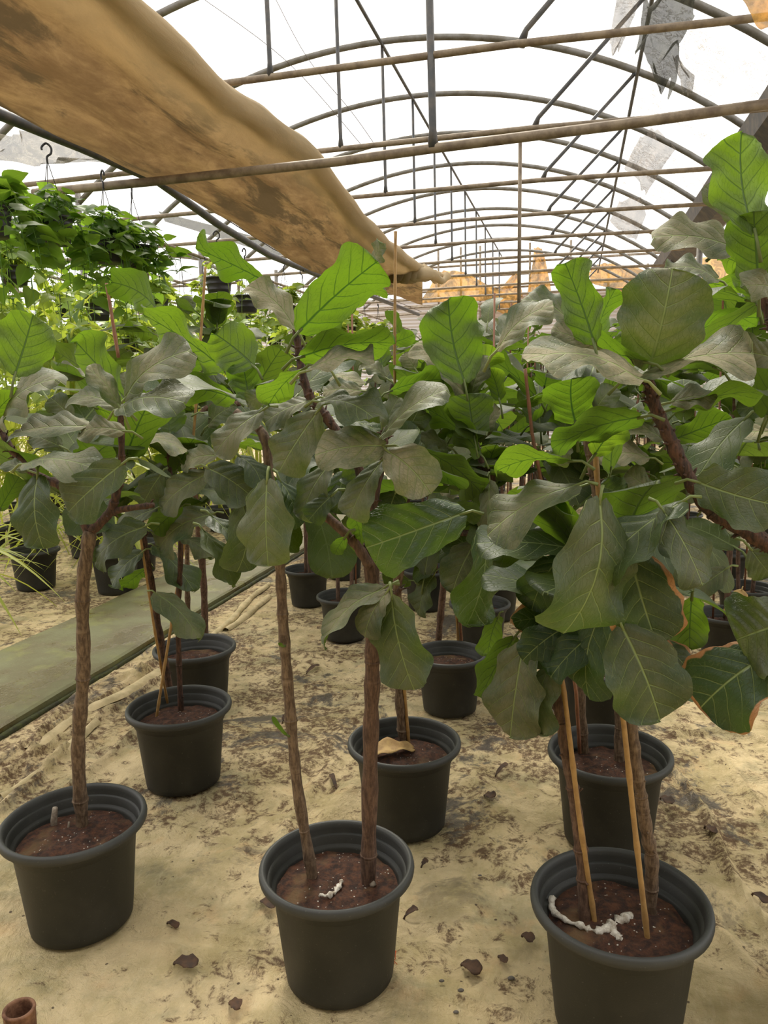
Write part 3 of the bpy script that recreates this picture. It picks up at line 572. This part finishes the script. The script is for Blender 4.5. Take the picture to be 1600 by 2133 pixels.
OFFS = {1: -.20, 2: -.06, 3: .10}
def hand_leaf(root, spec, Y, seed):
    a = spec.split(); ly = int(a[0][0]); side = a[0][1]; bx, by, tx, ty, w = map(int, a[1:6]); dust = int(a[6])
    R = random.Random(seed); o = OFFS[ly]+R.uniform(-.05, .05)
    d = R.uniform(-.06, .02) if side != 'U' else R.uniform(-.03, .07)
    if ty > by+60 and side != 'U': d = -.03
    P0 = at_y(bx, by, Y+o); P1 = at_y(tx, ty, Y+o+d)
    m = (P1-P0); L = m.length; mh = m.normalized(); cen = (P0+P1)/2
    c = (O-cen).normalized(); c = (c-mh*c.dot(mh)).normalized()
    W_ = w/F*(cen-O).dot(fw)
    ratio = W_/L; nat = .70 if ratio < .95 else ratio
    cs = min(.985, max(.36, ratio/nat)); Wd = W_/cs; Wd = min(Wd, L*1.25) if ratio < 1.2 else Wd
    u = mh.cross(c); u = u if u.z > 0 else -u
    if abs(u.z) < .25 and R.random() < .5: u = -u
    sn = sqrt(1-cs*cs); n = (c*cs+u*sn) if side != 'U' else (-c*cs+u*sn)
    mb = MB()
    bend = R.uniform(.05, .15) if side != 'U' else R.uniform(.03, .09)
    leaf(mb, P0, P1, n, Wd*1.03, seed, 34, 14, bend=bend, fold=R.uniform(-.04, .22), wave=R.uniform(.08, .19), pk=.02, twist=R.uniform(-.5, .5), prof=FIDDLE if R.random() < .5 else OVAL, sway=R.uniform(-.05, .05), petiole=.05)
    b = root.location; mb.v = [(x-b.x, y-b.y, z-b.z) for x, y, z in mb.v]
    ob = mb.build('leaf', M['leaf'], root)
    ob.color = ([.0, .10, .22, .32, .42, .50, .6, .72, .88, 1.0][dust], 1.0 if side == 'G' else .25, 1.0 if side == 'B' else 0, 1.0 if side == 'U' else (.25 if side == 'G' else 0))
    return ob
def foliage(root_loc, centers, n, seed, nu=14, nv=8, size=(.20, .32), updown=.3):
    """leaves set around stem points; each grows outward from a stem"""
    R = random.Random(seed); mb = MB()
    for k in range(n):
        c = V(centers[R.randrange(len(centers))])+V((R.gauss(0, .035), R.gauss(0, .035), R.gauss(0, .07)))
        az = R.uniform(0, 2*pi); el = R.uniform(-1.0, 1.1) if R.random() < .6 else R.uniform(-.4, .7)
        d = V((cos(az)*cos(el), sin(az)*cos(el), sin(el))); L = R.uniform(*size)
        P0 = c+d*.06; P1 = P0+d*L; n_ = V((0, 0, 1))*(1 if el < 1.2 else 1)+V((R.uniform(-.4, .4), R.uniform(-.4, .4), 0))-d*.001
        if abs(el) > .9: n_ = V((-cos(az), -sin(az), .3)) if el > 0 else V((cos(az), sin(az), .3))
        leaf(mb, P0, P1, n_, L*R.uniform(.62, .78), seed*97+k, nu, nv, bend=R.uniform(.03, .10), fold=R.uniform(0, .18), wave=R.uniform(.04, .1), pk=0, petiole=.06)
    mb.v = [(x-root_loc[0], y-root_loc[1], z-root_loc[2]) for x, y, z in mb.v]
    return mb

# ---------------------------------------------------------------- the fig trees one can tell apart
TREES = {
 'a': dict(xy=(-1.46, 1.87), D=.43, label='fig with one straight pale trunk in the front left pot'),
 'b': dict(xy=(-1.57, 2.72), D=.43, label='fig with two dark stems and crossed canes, second pot beside the path'),
 'c': dict(xy=(-1.87, 3.43), D=.42, label='fig with slim brown trunks in the pot half hidden behind the crossed canes'),
 'd': dict(xy=(-.61, 1.83), D=.425, label='fig with two bare brown trunks in the front centre pot'),
 'e': dict(xy=(-.59, 2.6), D=.42, label='fig in the pot with a dry yellow leaf lying on its soil'),
 'f': dict(xy=(-.59, 3.66), D=.38, label='smaller fig, third pot of the centre row, with two pale canes'),
 'g': dict(xy=(.13, 1.82), D=.44, label='fig tied to two bamboo canes in the large front right pot'),
 'h': dict(xy=(.14, 2.65), D=.43, label='fig in the black pot directly behind the front right pot'),
 'r': dict(xy=(.72, 1.90), D=.43, label='large fig leaning in from the right edge with a thick shaggy brown branch'),
}
T = {}
for i, (k, t) in enumerate(TREES.items()):
    root = empty('potted_fig_tree', (t['xy'][0], t['xy'][1], 0), t['label'], 'potted tree'); T[k] = root
    pot_at(root, t['D'], i)
    for j, sp in enumerate(LEAVES.get(k, [])): hand_leaf(root, sp, t['xy'][1], 1000*i+j)
ra, rb, rc, rd, re_, rf, rg, rh, rr = (T[k] for k in 'abcdefghr')
stem(ra, 'trunk', [(172, 1728), (163, 1560), (174, 1390), (172, 1230), (188, 1105)], 1.87, (.0215, .019), M['bark'], seed=1)
stem(ra, 'branch', [(186, 1112), (135, 1020), (78, 990), (34, 949), (4, 900), (-20, 850)], 1.87, (.014, .008), M['twig'], False, 14, 2)
stem(ra, 'branch', [(188, 1108), (228, 1068), (245, 1020), (253, 980), (252, 870), (249, 838)], 1.87, (.014, .007), M['twig'], False, 18, 3)
stem(ra, 'branch', [(222, 1075), (250, 1062), (320, 1052)], 1.87, (.010, .008), M['twig'], False, 6, 4)
mb = MB(); p = local(ra, at_z(112, 1728, .25)); tube(mb, [p-V((0, 0, .02)), p+V((.004, 0, .03)), p+V((.012, 0, .075))], [.011, .010, .009], 9, .3, 4); mb.build('stump', M['wood'], ra)
mb = MB(); p = local(ra, at_z(142, 1730, .255)); tube(mb, [p, p+V((.006, 0, .03))], [.005, .003], 7, .3, 4); mb.build('stump', M['wood'], ra)
stem(rb, 'trunk', [(357, 1455), (335, 1335), (316, 1220), (298, 1120), (285, 1050)], 2.72, (.017, .013), M['twig'], shag=16, seed=5)
stem(rb, 'trunk', [(377, 1485), (371, 1300), (376, 1160), (372, 1060), (354, 980), (352, 890)], 2.72, (.013, .008), M['twig'], shag=22, seed=6)
cane(rb, [(326, 1494), (385, 1125), (412, 800), (428, 556)], 2.80, .0062)
cane(rb, [(350, 1470), (320, 1300), (291, 1108)], 2.68, .0055)
cane(rb, [(247, 745), (222, 590)], 2.9, .0075, 'redcane', base=False)
stem(rc, 'trunk', [(428, 1330), (424, 1210), (414, 1100), (404, 980), (420, 860), (500, 840)], 3.43, (.020, .014), M['bark2'], seed=7)
stem(rc, 'trunk', [(394, 1325), (390, 1230), (384, 1100), (330, 960)], 3.43, (.015, .012), M['bark'], seed=8)
stem(rd, 'trunk', [(652, 1832), (620, 1640), (602, 1450), (590, 1300), (583, 1175), (572, 1080), (562, 1000), (548, 905), (490, 860)], 1.83, (.0165, .012), M['bark'], seed=9)
stem(rd, 'trunk', [(767, 1845), (772, 1560), (776, 1380), (776, 1250), (773, 1150), (772, 1070)], 1.83, (.0215, .018), M['bark2'], seed=10)
stem(rd, 'branch', [(772, 1180), (742, 1135), (708, 1100), (668, 1066)], 1.80, (.014, .011), M['bark2'], False, 0, 11)
stem(rd, 'branch', [(772, 1080), (742, 960), (684, 875), (645, 824), (628, 767), (618, 699), (611, 660)], 1.80, (.014, .008), M['twig'], False, 30, 12)
stem(rd, 'branch', [(772, 1075), (790, 990), (801, 920), (798, 895)], 1.80, (.012, .007), M['twig'], False, 10, 13)
stem(rd, 'branch', [(770, 1250), (800, 1235), (822, 1240), (835, 1225)], 1.78, (.007, .006), M['twig'], False, 8, 13)
mb = MB()
for (bx, by, tx, ty, w) in ((598, 1532, 567, 1492, 10), (590, 1348, 583, 1338, 8)):
    P0 = local(rd, at_y(bx, by, 1.80)); P1 = local(rd, at_y(tx, ty, 1.78)); leaf(mb, P0, P1, V((0, -1, .3)), .014, bx, 10, 4, petiole=.008)
mb.build('sprout', M['leaf'], rd).color = (0, 1, 0, 1)
stem(re_, 'trunk', [(842, 1548), (834, 1460), (828, 1300), (835, 1180), (900, 1100), (960, 1072)], 2.6, (.023, .014), M['bark'], seed=14)
stem(re_, 'branch', [(900, 1098), (1000, 1105), (1026, 1003), (1006, 969), (989, 908), (985, 850)], 2.55, (.013, .008), M['twig'], False, 24, 15)
stem(re_, 'branch', [(835, 1180), (850, 1060), (815, 880), (818, 800)], 2.6, (.013, .008), M['twig'], False, 20, 15)
stem(re_, 'branch', [(1026, 1003), (970, 900), (966, 810)], 2.6, (.009, .007), M['twig'], False, 10, 15)
cane(re_, [(852, 1550), (842, 1430), (828, 1200), (822, 750), (824, 482)], 2.66, .006)
stem(rf, 'trunk', [(913, 1340), (920, 1260), (928, 1180), (940, 1060)], 3.66, (.020, .015), M['bark2'], seed=16)
cane(rf, [(955, 1342), (950, 1250), (946, 1130)], 3.66, .007); cane(rf, [(962, 1342), (956, 1250), (950, 1130)], 3.64, .007, 'redcane')
stem(rg, 'trunk', [(1220, 1928), (1212, 1790), (1196, 1660), (1176, 1545), (1163, 1460), (1152, 1350), (1170, 1240)], 1.82, (.0165, .013), M['bark2'], shag=8, seed=17)
stem(rg, 'trunk', [(1352, 1912), (1358, 1800), (1345, 1720), (1328, 1610), (1312, 1490), (1295, 1370), (1278, 1250), (1262, 1120), (1246, 1035), (1236, 985), (1221, 900), (1210, 860)], 1.82, (.0175, .010), M['bark'], shag=26, seed=18)
cane(rg, [(1240, 1930), (1205, 1690), (1180, 1480), (1160, 1340)], 1.80, .0068)
cane(rg, [(1350, 1965), (1322, 1720), (1297, 1485), (1262, 1200), (1243, 985), (1238, 890)], 1.79, .0068)
stem(rh, 'trunk', [(1290, 1592), (1292, 1480), (1290, 1350), (1300, 1250), (1330, 1100), (1345, 980)], 2.65, (.022, .015), M['bark'], seed=19)
stem(rh, 'trunk', [(1218, 1570), (1210, 1450), (1205, 1300), (1180, 1150), (1120, 980)], 2.65, (.018, .012), M['bark'], seed=20)
cane(rh, [(1208, 1570), (1200, 1440), (1150, 1120), (1108, 900), (1094, 768)], 2.60, .0065, 'redcane')
stem(rr, 'trunk', [(1812, 1978), (1800, 1700), (1755, 1380), (1664, 1172)], 1.9, (.024, .019), M['bark'], seed=21)
stem(rr, 'branch', [(1662, 1175), (1560, 1108), (1480, 1060), (1430, 985), (1395, 912), (1362, 840), (1350, 780)], 1.72, (.019, .0115), M['twig'], False, 90, 22)
stem(rr, 'branch', [(1662, 1175), (1690, 900), (1620, 700), (1590, 600), (1575, 480)], 1.75, (.018, .010), M['twig'], False, 30, 23)
stem(rr, 'branch', [(1735, 1330), (1680, 1340), (1640, 1360), (1615, 1370)], 1.7, (.012, .008), M['twig'], False, 8, 24)

# inner foliage of the nearer trees
def inner(root, pts, Y, n, seed, dust=.2, size=(.16, .28)):
    cs = [at_y(a, b, Y) for a, b in pts]; mb = foliage(root.location, cs, n, seed, 18, 8, size)
    o = mb.build('foliage', M['leaf'], root); o.color = (dust, .3, 0, .45); return o
inner(ra, [(40, 980), (180, 1000), (240, 900), (100, 900)], 2.15, 16, 1)
inner(rb, [(350, 900), (370, 1000), (290, 980), (330, 1080), (420, 960)], 2.80, 30, 2)
inner(rc, [(420, 860), (500, 840), (330, 900), (480, 760), (440, 720), (300, 740)], 3.5, 34, 3)
inner(rd, [(560, 960), (640, 1000), (700, 960), (760, 1000), (560, 850)], 2.1, 22, 4)
inner(re_, [(850, 1000), (960, 950), (1000, 1050), (830, 880), (920, 860), (880, 1100), (970, 1150)], 2.75, 44, 5)
inner(rf, [(940, 1060), (900, 950), (1000, 950), (980, 850), (820, 900), (900, 800)], 3.66, 40, 6, .3)
inner(rg, [(1200, 1150), (1260, 1150), (1230, 1280), (1180, 1350), (1300, 1300), (1250, 1050)], 1.98, 30, 7, .1)
inner(rh, [(1330, 1000), (1180, 1000), (1300, 900), (1120, 920), (1400, 1050), (1250, 820), (1420, 880)], 2.75, 50, 8)
inner(rr, [(1600, 900), (1560, 760), (1620, 1050), (1640, 600)], 2.1, 22, 9)

# details resting in pots and on the cloth
def dry_leaf(px, py, tx, ty, w, z, mat, label, cat='leaf', lift=.01, name='fallen_leaf'):
    P0 = at_z(px, py, z+lift); P1 = at_z(tx, ty, z+lift+.01); mb = MB()
    leaf(mb, P0, P1, V((0, -.25, 1)), w, int(px), 14, 8, bend=.12, fold=.3, wave=.12, pk=.01, petiole=.01)
    o = mb.build(name, mat); md = o.modifiers.new('t', 'SOLIDIFY'); md.thickness = .001; return tag(o, label, cat)
dry_leaf(860, 1560, 776, 1566, .085, .262, M['dryleaf'], 'dry yellow leaf lying on the soil of the middle pot', lift=.012)
dry_leaf(812, 1735, 862, 1728, .05, .0, M['dryleaf'], 'curled brown leaf under the edge of the middle pot', lift=.02)
dry_leaf(915, 1468, 962, 1480, .07, 0, M['dryleaf'], 'curled tan leaf on the cloth before the third centre pot', lift=.012)
dl = [(1035, 1610, 1058, 1590), (1090, 1945, 1110, 1960), (1378, 1660, 1400, 1675), (846, 1905, 870, 1890), (545, 1875, 572, 1890), (965, 2005, 1000, 2025), (1040, 1990, 1055, 2005), (480, 2085, 500, 2098), (366, 2002, 410, 2010), (700, 1640, 690, 1612), (1470, 1720, 1490, 1735), (1010, 1655, 1030, 1660), (880, 1800, 890, 1790), (640, 1400, 665, 1385), (590, 1500, 600, 1490), (350, 1920, 372, 1930), (1570, 1860, 1600, 1880)]
for i, (a, b, c, d) in enumerate(dl):
    P = at_z(a, b, 0); t_ = min(TREES.values(), key=lambda q: (q['xy'][0]-P.x)**2+(q['xy'][1]-P.y)**2) ; tn = {'a': 'front left', 'b': 'second path side', 'c': 'third path side', 'd': 'front centre', 'e': 'yellow leaf', 'f': 'third centre', 'g': 'front right', 'h': 'back right', 'r': 'right edge'}[[q for q in TREES if TREES[q] is t_][0]]
    dx_, dy_ = P.x-t_['xy'][0], P.y-t_['xy'][1]; wh = ('right of' if dx_ > 0 else 'left of') if abs(dx_) > abs(dy_) else ('behind' if dy_ > 0 else 'in front of')
    dry_leaf(a, b, c, d, .022+.01*(i % 3), 0, M['darkleaf'], 'small dark leaf scrap on the ground cloth, %s, %s the %s pot' % (('smallest', 'middling', 'largest')[i % 3], wh, tn), 'leaf scrap', .012, 'leaf_scrap')['group'] = 'dark leaf scraps on the ground cloth'
def strip(root, pts, z, mat, name, w=.008, seed=0):
    R = random.Random(seed); P = smooth_path([at_z(a, b, z) for a, b in pts], 6); mb = MB(); tube(mb, [p+V((0, 0, R.uniform(0, .008))) for p in P], w, 7, 1.1, seed)
    b = root.location; mb.v = [(x-b.x, y-b.y, zz-b.z) for x, y, zz in mb.v]; return mb.build(name, mat, root)
strip(rd, [(665, 1868), (690, 1866), (706, 1850), (712, 1838)], .274, M['fibre'], 'root_fleece', .006, 1)
strip(rg, [(1150, 1878), (1152, 1900), (1185, 1922), (1225, 1938), (1255, 1945)], .274, M['fibre'], 'root_fleece', .007, 2)
strip(rg, [(1240, 1945), (1270, 1935), (1300, 1918), (1315, 1910)], .276, M['fibre'], 'root_fleece', .010, 3)
strip(rg, [(1275, 1935), (1285, 1955), (1295, 1960)], .274, M['fibre'], 'root_fleece', .008, 4)
mb = MB(); c = at_z(775, 1838, .26); b = rd.location
for q in range(3):
    R = random.Random(q); p = c+V((.012*q-.02, -.01*q, .004)); tube(mb, [p, p+V((.004, 0, .008)), p+V((.004, 0, .015))], [.007, .010, .003], 8, .2, q)
mb.v = [(x-b.x, y-b.y, z-b.z) for x, y, z in mb.v]; mb.build('root_knob', M['wood'], rd)
mb = MB(); R = random.Random(3)
for q in range(5): p = at_z(822+q, 2000, .01); tube(mb, [p+V((0, 0, .03)), p+V((R.uniform(-.01, .01), -.01, .012)), p+V((R.uniform(-.012, .012), -.02, .004))], .0012, 5)
tag(mb.build('orange_twine', M['orange']), 'small tuft of orange twine at the right foot of the front centre pot', 'twine')
PB = ('nearest the front right pot', 'midway between the two front pots', 'lowest in view', 'right of the front centre pot', 'furthest from the camera')
for i, (a, b, r) in enumerate(((1065, 2040, .008), (960, 2065, .007), (1200-250, 2110, .006), (920, 2045, .006), (1000, 1875-50, .005))):
    mb = MB(); lathe(mb, [(0, 0), (r, .002), (r*1.1, r*.5), (r*.6, r), (0, r*1.1)], 10, .2); p = at_z(a, b, .005); o = mb.build('pebble', M['stone'], loc=None); o.location = p
    tag(o, 'small dark pebble on the ground cloth, ' + PB[i], 'pebble', 'pebbles on the cloth')
# rusty pipe stub at lower left
mb = MB(); p = at_z(40, 2105, .14)
prof = [(.032, -.16), (.036, .0), (.0375, .002), (.0365, .006), (.030, .006), (.029, 0), (.028, -.14)]
lathe(mb, prof, 30, .02); o = mb.build('rusty_pipe_stub', M['rust']); o.location = p; tag(o, 'short open rusty iron pipe standing at the lower left corner', 'pipe')
# folded cloth strips lying along the path
for i, (pts, w) in enumerate((([(60, 1560), (170, 1480), (260, 1440), (330, 1395)], .018), ([(560, 1215), (520, 1245), (480, 1290), (430, 1330)], .014), ([(0, 1660), (90, 1600), (200, 1500)], .012), ([(560, 1240), (500, 1290), (470, 1310)], .016))):
    P = smooth_path([at_z(a, b, .015) for a, b in pts], 6); mb = MB(); vs = []
    for k, q in enumerate(P):
        t = (P[min(len(P)-1, k+1)]-P[max(0, k-1)]).normalized(); s = V((-t.y, t.x, 0)); ww = w*(1+.5*noise.noise(q*5))
        vs += [q-s*ww*2.2+V((0, 0, -.014)), q-s*ww*1.2+V((0, 0, .002+.006*noise.noise(q*14))), q+V((0, 0, .010+.012*noise.noise(q*9))), q+s*ww*1.6+V((0, 0, .001+.006*noise.noise(q*17))), q+s*ww*1.9+V((0, 0, -.014))]
    mb.add(vs, [(k*5+j, k*5+j+1, (k+1)*5+j+1, (k+1)*5+j) for k in range(len(P)-1) for j in range(4)])
    tag(mb.build('folded_cloth_strip', M['cream']), ('cream folded strip of cloth along the path, widest fold at left', 'cream cloth strip near the far bend by the path edge', 'thin cream cloth fold in front of the path at far left', 'short cream strip lying beside the dark path edge', 'folded cream seam on the cloth right of the back right pot')[i], 'cloth')

# ---------------------------------------------------------------- figs further back in the rows
FV = []
for v in range(5):
    R = random.Random(50+v); cs = [(R.uniform(-.16, .16), R.uniform(-.16, .16), z) for z in (1.15, 1.3, 1.45, 1.6, 1.75, 1.85)]
    FV.append(foliage((0, 0, 0), cs, 44, 300+v, 10, 6, (.18, .30)).mesh('foliage', M['leaf']))
TV = []
for v in range(3):
    R = random.Random(80+v); mb = MB()
    for s_ in range(2):
        x0 = -.05+.1*s_; P = smooth_path([(x0, 0, .22), (x0+R.uniform(-.03, .03), R.uniform(-.03, .03), .6), (x0*1.5+R.uniform(-.04, .04), 0, 1.1), (x0*2+R.uniform(-.08, .08), R.uniform(-.1, .1), 1.7)], 5); tube(mb, P, [.014, .008], 8, .15, v)
    TV.append(mb.mesh('trunk', M['bark2']))
mb = MB(); tube(mb, [(.07, .03, .22), (.09, .05, 2.15)], .006, 7); CV = mb.mesh('bamboo_stake', M['redcane'])
special = {(-1.44, 4.66): (.37, 'fig in a small black pot seen between the two front trunks'), (-1.95, 5.38): (.36, 'fig in the small pot nearest the far path edge'),
           (-1.92, 6.24): (.38, 'fig in the pot just beyond the path-edge pot, seen behind the cut branch'), (.88, 4.66): (.36, 'fig in a pot with a drooping brown leaf at the right, mid distance'), (.14, 3.55): (.42, 'fig whose dark pot stands close behind the second pot of the right row'), (.98, 2.95): (.42, 'fig whose pot peeks in at the right edge beneath the brown edged leaf'), (-.55, 4.6): (.38, 'fig in the centre row, its pot rim showing behind the glossy hanging leaf')}
bt = [(x, y, D, lb) for (x, y), (D, lb) in special.items()]
R = random.Random(7)
RW = ('row beside the path', 'row left of centre', 'centre row', 'row right of centre', 'row near the right side')
for xi, x in enumerate((-1.9, -1.15, -.45, .35, 1.05)):
    for yi in range(9):
        y = 5.4+yi*.95+R.uniform(-.15, .15)
        if any(abs(x-a)+abs(y-b) < .6 for a, b, _, _ in bt): continue
        bt.append((x+R.uniform(-.12, .12), y, .38, (RW[xi], yi)))
for xi, (x, ys_) in enumerate(((1.75, (3.0, 3.9, 4.8, 5.8, 6.8, 8)), (2.5, (3.6, 4.6, 5.8, 7, 8.5)), (3.3, (5, 6.5, 8)))):
    for yi, y in enumerate(ys_): bt.append((x+R.uniform(-.1, .1), y, .38, (('first row beyond the gutter', 'second row beyond the gutter', 'third row beyond the gutter')[xi], yi)))
for i, (x, y, D, lb) in enumerate(bt):
    root = empty('potted_fig_tree', (x, y, 0), lb if isinstance(lb, str) else 'fig deep in the %s, %s tree of its far part' % (lb[0], ORD[lb[1]]), 'potted tree', None if isinstance(lb, str) else 'figs deep in the rows')
    pot_at(root, D, i); k = R.uniform(.88, 1.08)
    if y > 7: k *= 1.06
    tr = inst('trunk', TV[i % 3], root, rz=R.uniform(0, 6)); tr.scale = (1, 1, k)
    f_ = inst('foliage', FV[i % 5], root, rz=R.uniform(0, 6.28)); f_.scale = (1, 1, k); f_.color = (R.uniform(.15, .7), .3, 0, .6)
    if i % 3 != 1: inst('bamboo_stake', CV, root, rz=R.uniform(0, 6))
# drooping brown leaf on the mid distance right fig
mb = MB(); leaf(mb, at_y(1545, 1230, 4.5), at_y(1528, 1285, 4.45), V((0, -1, .2)), .12, 5, 14, 8); tag(mb.build('dead_leaf', M['dryleaf']), 'dead brown leaf hanging over the rim of the mid distance pot at right', 'leaf')

# ---------------------------------------------------------------- hanging baskets of heart leaf vine
HPROF = [(0, 0), (.088, 0), (.092, .005), (.098, .045), (.101, .047), (.101, .051), (.100, .052), (.106, .095), (.109, .097), (.109, .101), (.107, .102), (.114, .138), (.124, .140), (.128, .147), (.126, .154), (.118, .154), (.112, .14), (.105, .10)]
_m = MB(); lathe(_m, HPROF, 40); HP = _m.mesh('pot', M['hook'])
def vine_mesh(seed, n, spread, drop, mat, size=(.07, .12), nu=8, nv=6):
    R = random.Random(seed); mb = MB()
    nv_ = max(6, n//9)
    for s_ in range(nv_):
        az = R.uniform(0, 6.28); r1 = spread*R.uniform(.4, 1); dz = drop*R.uniform(.1, 1)
        d = V((cos(az), sin(az), 0)); P = smooth_path([V((0, 0, .13)), d*.08+V((0, 0, .16+R.uniform(.06, .26))), d*r1*.75+V((0, 0, .13+R.uniform(0, .14))), d*r1+V((0, 0, .13-dz*.5)), d*r1*1.05+V((0, 0, .10-dz))], 5)
        b = len(mb.v); tube(mb, P, .0025, 5)
        for k in range(n//nv_):
            t = R.uniform(.15, 1)*(len(P)-2); i = int(t); c = P[i].lerp(P[i+1], t-i); a2 = R.uniform(0, 6.28)
            dd = V((cos(a2)+d.x*.5, sin(a2)+d.y*.5, R.uniform(-1.1, .4))).normalized(); L = R.uniform(*size)
            P0 = c+dd*.035; leaf(mb, P0, P0+dd*L, V((d.x*.6+R.uniform(-.3, .3), d.y*.6+R.uniform(-.3, .3), .8)), L*R.uniform(.68, .85), seed*31+s_*50+k, nu, nv, bend=.08, fold=.2, wave=.03, pk=0, prof=HEART, petiole=.035)
    return mb.mesh('foliage', mat)
VM = [vine_mesh(1, 130, .34, .36, M['philo'], (.11, .16)), vine_mesh(2, 190, .38, .60, M['philo'], (.11, .18)), vine_mesh(3, 170, .50, .60, M['philo2'], (.11, .17)), vine_mesh(4, 180, .52, .80, M['philo2'], (.11, .17)), vine_mesh(5, 46, .24, .2, M['philo2'], (.06, .1))]
def hanger_mesh(hh):
    mb = MB(); z = hh
    for k in range(3):
        a = 2.1*k+.4; tube(mb, smooth_path([(cos(a)*.12, sin(a)*.12, .145), (cos(a)*.05, sin(a)*.05, hh*.6), (0, 0, hh-.07)], 4), .0028, 5)
    tube(mb, smooth_path([(0, 0, hh-.09), (0, 0, hh-.045), (.028, 0, hh-.02), (.03, 0, hh+.02), (0, 0, hh+.045), (-.03, 0, hh+.02), (-.03, 0, hh)], 5), .0075, 8)
    return mb.mesh('hanger', M['hook'])
HM = {}
def basket(x, y, zr, hh, vm, label, group=None, sc=1):
    root = empty('hanging_basket', (x, y, zr-hh-.03), label, 'hanging plant', group)
    inst('pot', HP, root, sc=sc)
    kk = round(hh, 2)
    if kk not in HM: HM[kk] = hanger_mesh(kk)
    inst('hanger', HM[kk], root, rz=R.uniform(0, 3)); inst('foliage', VM[vm], root, rz=R.uniform(0, 6))
for hx, hy, ry, vm, lb in ((-45, 205, 425, 1, 'hanging vine basket cut by the left edge of the view'), (95, 270, 447, 0, 'hanging basket with ribbed black pot fully visible, under the leftmost hook'),
        (212, 325, 492, 1, 'hanging vine basket under the large open hook, its pot half hidden'), (272, 350, 508, 0, 'hanging vine basket under the third small hook, trailing leaves at right'),
        (450, 455, 574, 4, 'small leafed basket with tidy black pot beside the tall fig leaf'), (508, 490, 612, 4, 'hanging basket just right of the tidy small leafed one')):
    P = at_x(hx, hy+22, -3.65); Q = at_y(hx, ry, P.y); basket(-3.65, P.y, P.z-.04, P.z-.04-(Q.z-.18)+.0, vm, lb, None, 1.2)
for k, y in enumerate((9.6, 10.3, 11.0, 11.8, 12.6, 13.5, 14.5, 15.5)): basket(-3.65, y, 3.26-.01*k, (.7, .95)[k % 2], 2+k % 3, 'vine basket in the receding row below the curtain edge, %s from the front' % ORD[k], 'baskets receding along the eave pipe', 1.1)
for q, (x, ys_) in enumerate(((-4.9, [4.9+.62*k for k in range(13)]), (-6.3, [5.2+.7*k for k in range(13)]), (-7.8, [6.5+.8*k for k in range(12)]), (-9.4, [8+.9*k for k in range(11)]))):
    for k, y in enumerate(ys_): basket(x, y, 3.42, (1.0, 1.3, .8, 1.5)[(k+q) % 4], 2+(k+q) % 2, 'vine basket in the left bay, %s hanging row, %s from the front' % (('first', 'second', 'third', 'fourth')[q], ORD[k]), 'vine baskets deep in the left bay', 1.1)

# ---------------------------------------------------------------- strap leaved pot plants on the left bed
def strap_mesh(seed, n=46, z0=.3, zt=1.1, L=(.5, .8)):
    R = random.Random(seed); mb = MB()
    tube(mb, [(0, 0, .22), (.02, 0, zt)], [.03, .02], 8, .2, seed)
    for k in range(n):
        az = R.uniform(0, 6.28); el = R.uniform(.0, 1.3); c = V((.02, 0, R.uniform(z0+.2, zt))); l = R.uniform(*L); w = R.uniform(.018, .03)
        d = V((cos(az), sin(az), 0)); s_ = V((-sin(az), cos(az), 0)); vs = []; uv = []
        for i in range(9):
            t = i/8; r = l*t*(cos(el)+.25*t); z = l*(sin(el)*t-.85*t*t*cos(el)-.15*t*t); ww = w*(1-t**2.5)*(.6+.4*min(1, t*4))
            p = c+d*r+V((0, 0, z)); vs += [p-s_*ww+V((0, 0, ww*.4)), p, p+s_*ww+V((0, 0, ww*.4))]; uv += [(-1, t), (0, t), (1, t)]
        mb.add(vs, [(i*3+j, i*3+j+1, i*3+j+4, i*3+j+3) for i in range(8) for j in range(2)], uv)
    return mb.mesh('foliage', M['strap'])
SM = [strap_mesh(1), strap_mesh(2, 60, .4, 1.35, (.5, .85)), strap_mesh(3, 50, .3, .9)]
sp_ = [(-4.43, 5.47, 'strap leaved plant in the black pot across the path, near the left edge'), (-3.66, 5.48, 'plant in the grey pot across the path, behind the straight pale trunk'), (-4.05, 4.30, 'strap leaved plant in the grey pot cut off by the left edge')]
for yi, y in enumerate((6.4, 7.2, 8.0, 9.0, 10.2, 11.5, 13)):
    for xi, x in enumerate((-3.9, -4.8, -5.7, -6.8, -8.0, -9.4)): sp_.append((x+R.uniform(-.2, .2), y+R.uniform(-.3, .3), (xi, yi)))
for i, (x, y, lb) in enumerate(sp_):
    root = empty('potted_strap_plant', (x, y, 0), lb if isinstance(lb, str) else 'bright strap leaved plant left of the path, %s row out, %s in depth' % (ORD[lb[0]], ORD[lb[1]]), 'potted plant', None if isinstance(lb, str) else 'strap leaved plants left of the path')
    pot_at(root, .43 if isinstance(lb, str) else .36, i); f_ = inst('foliage', SM[i % 3], root, rz=R.uniform(0, 6)); f_.scale = (.9, .9, R.uniform(1.2, 1.65)) if not isinstance(lb, str) else (.8, .8, .75)
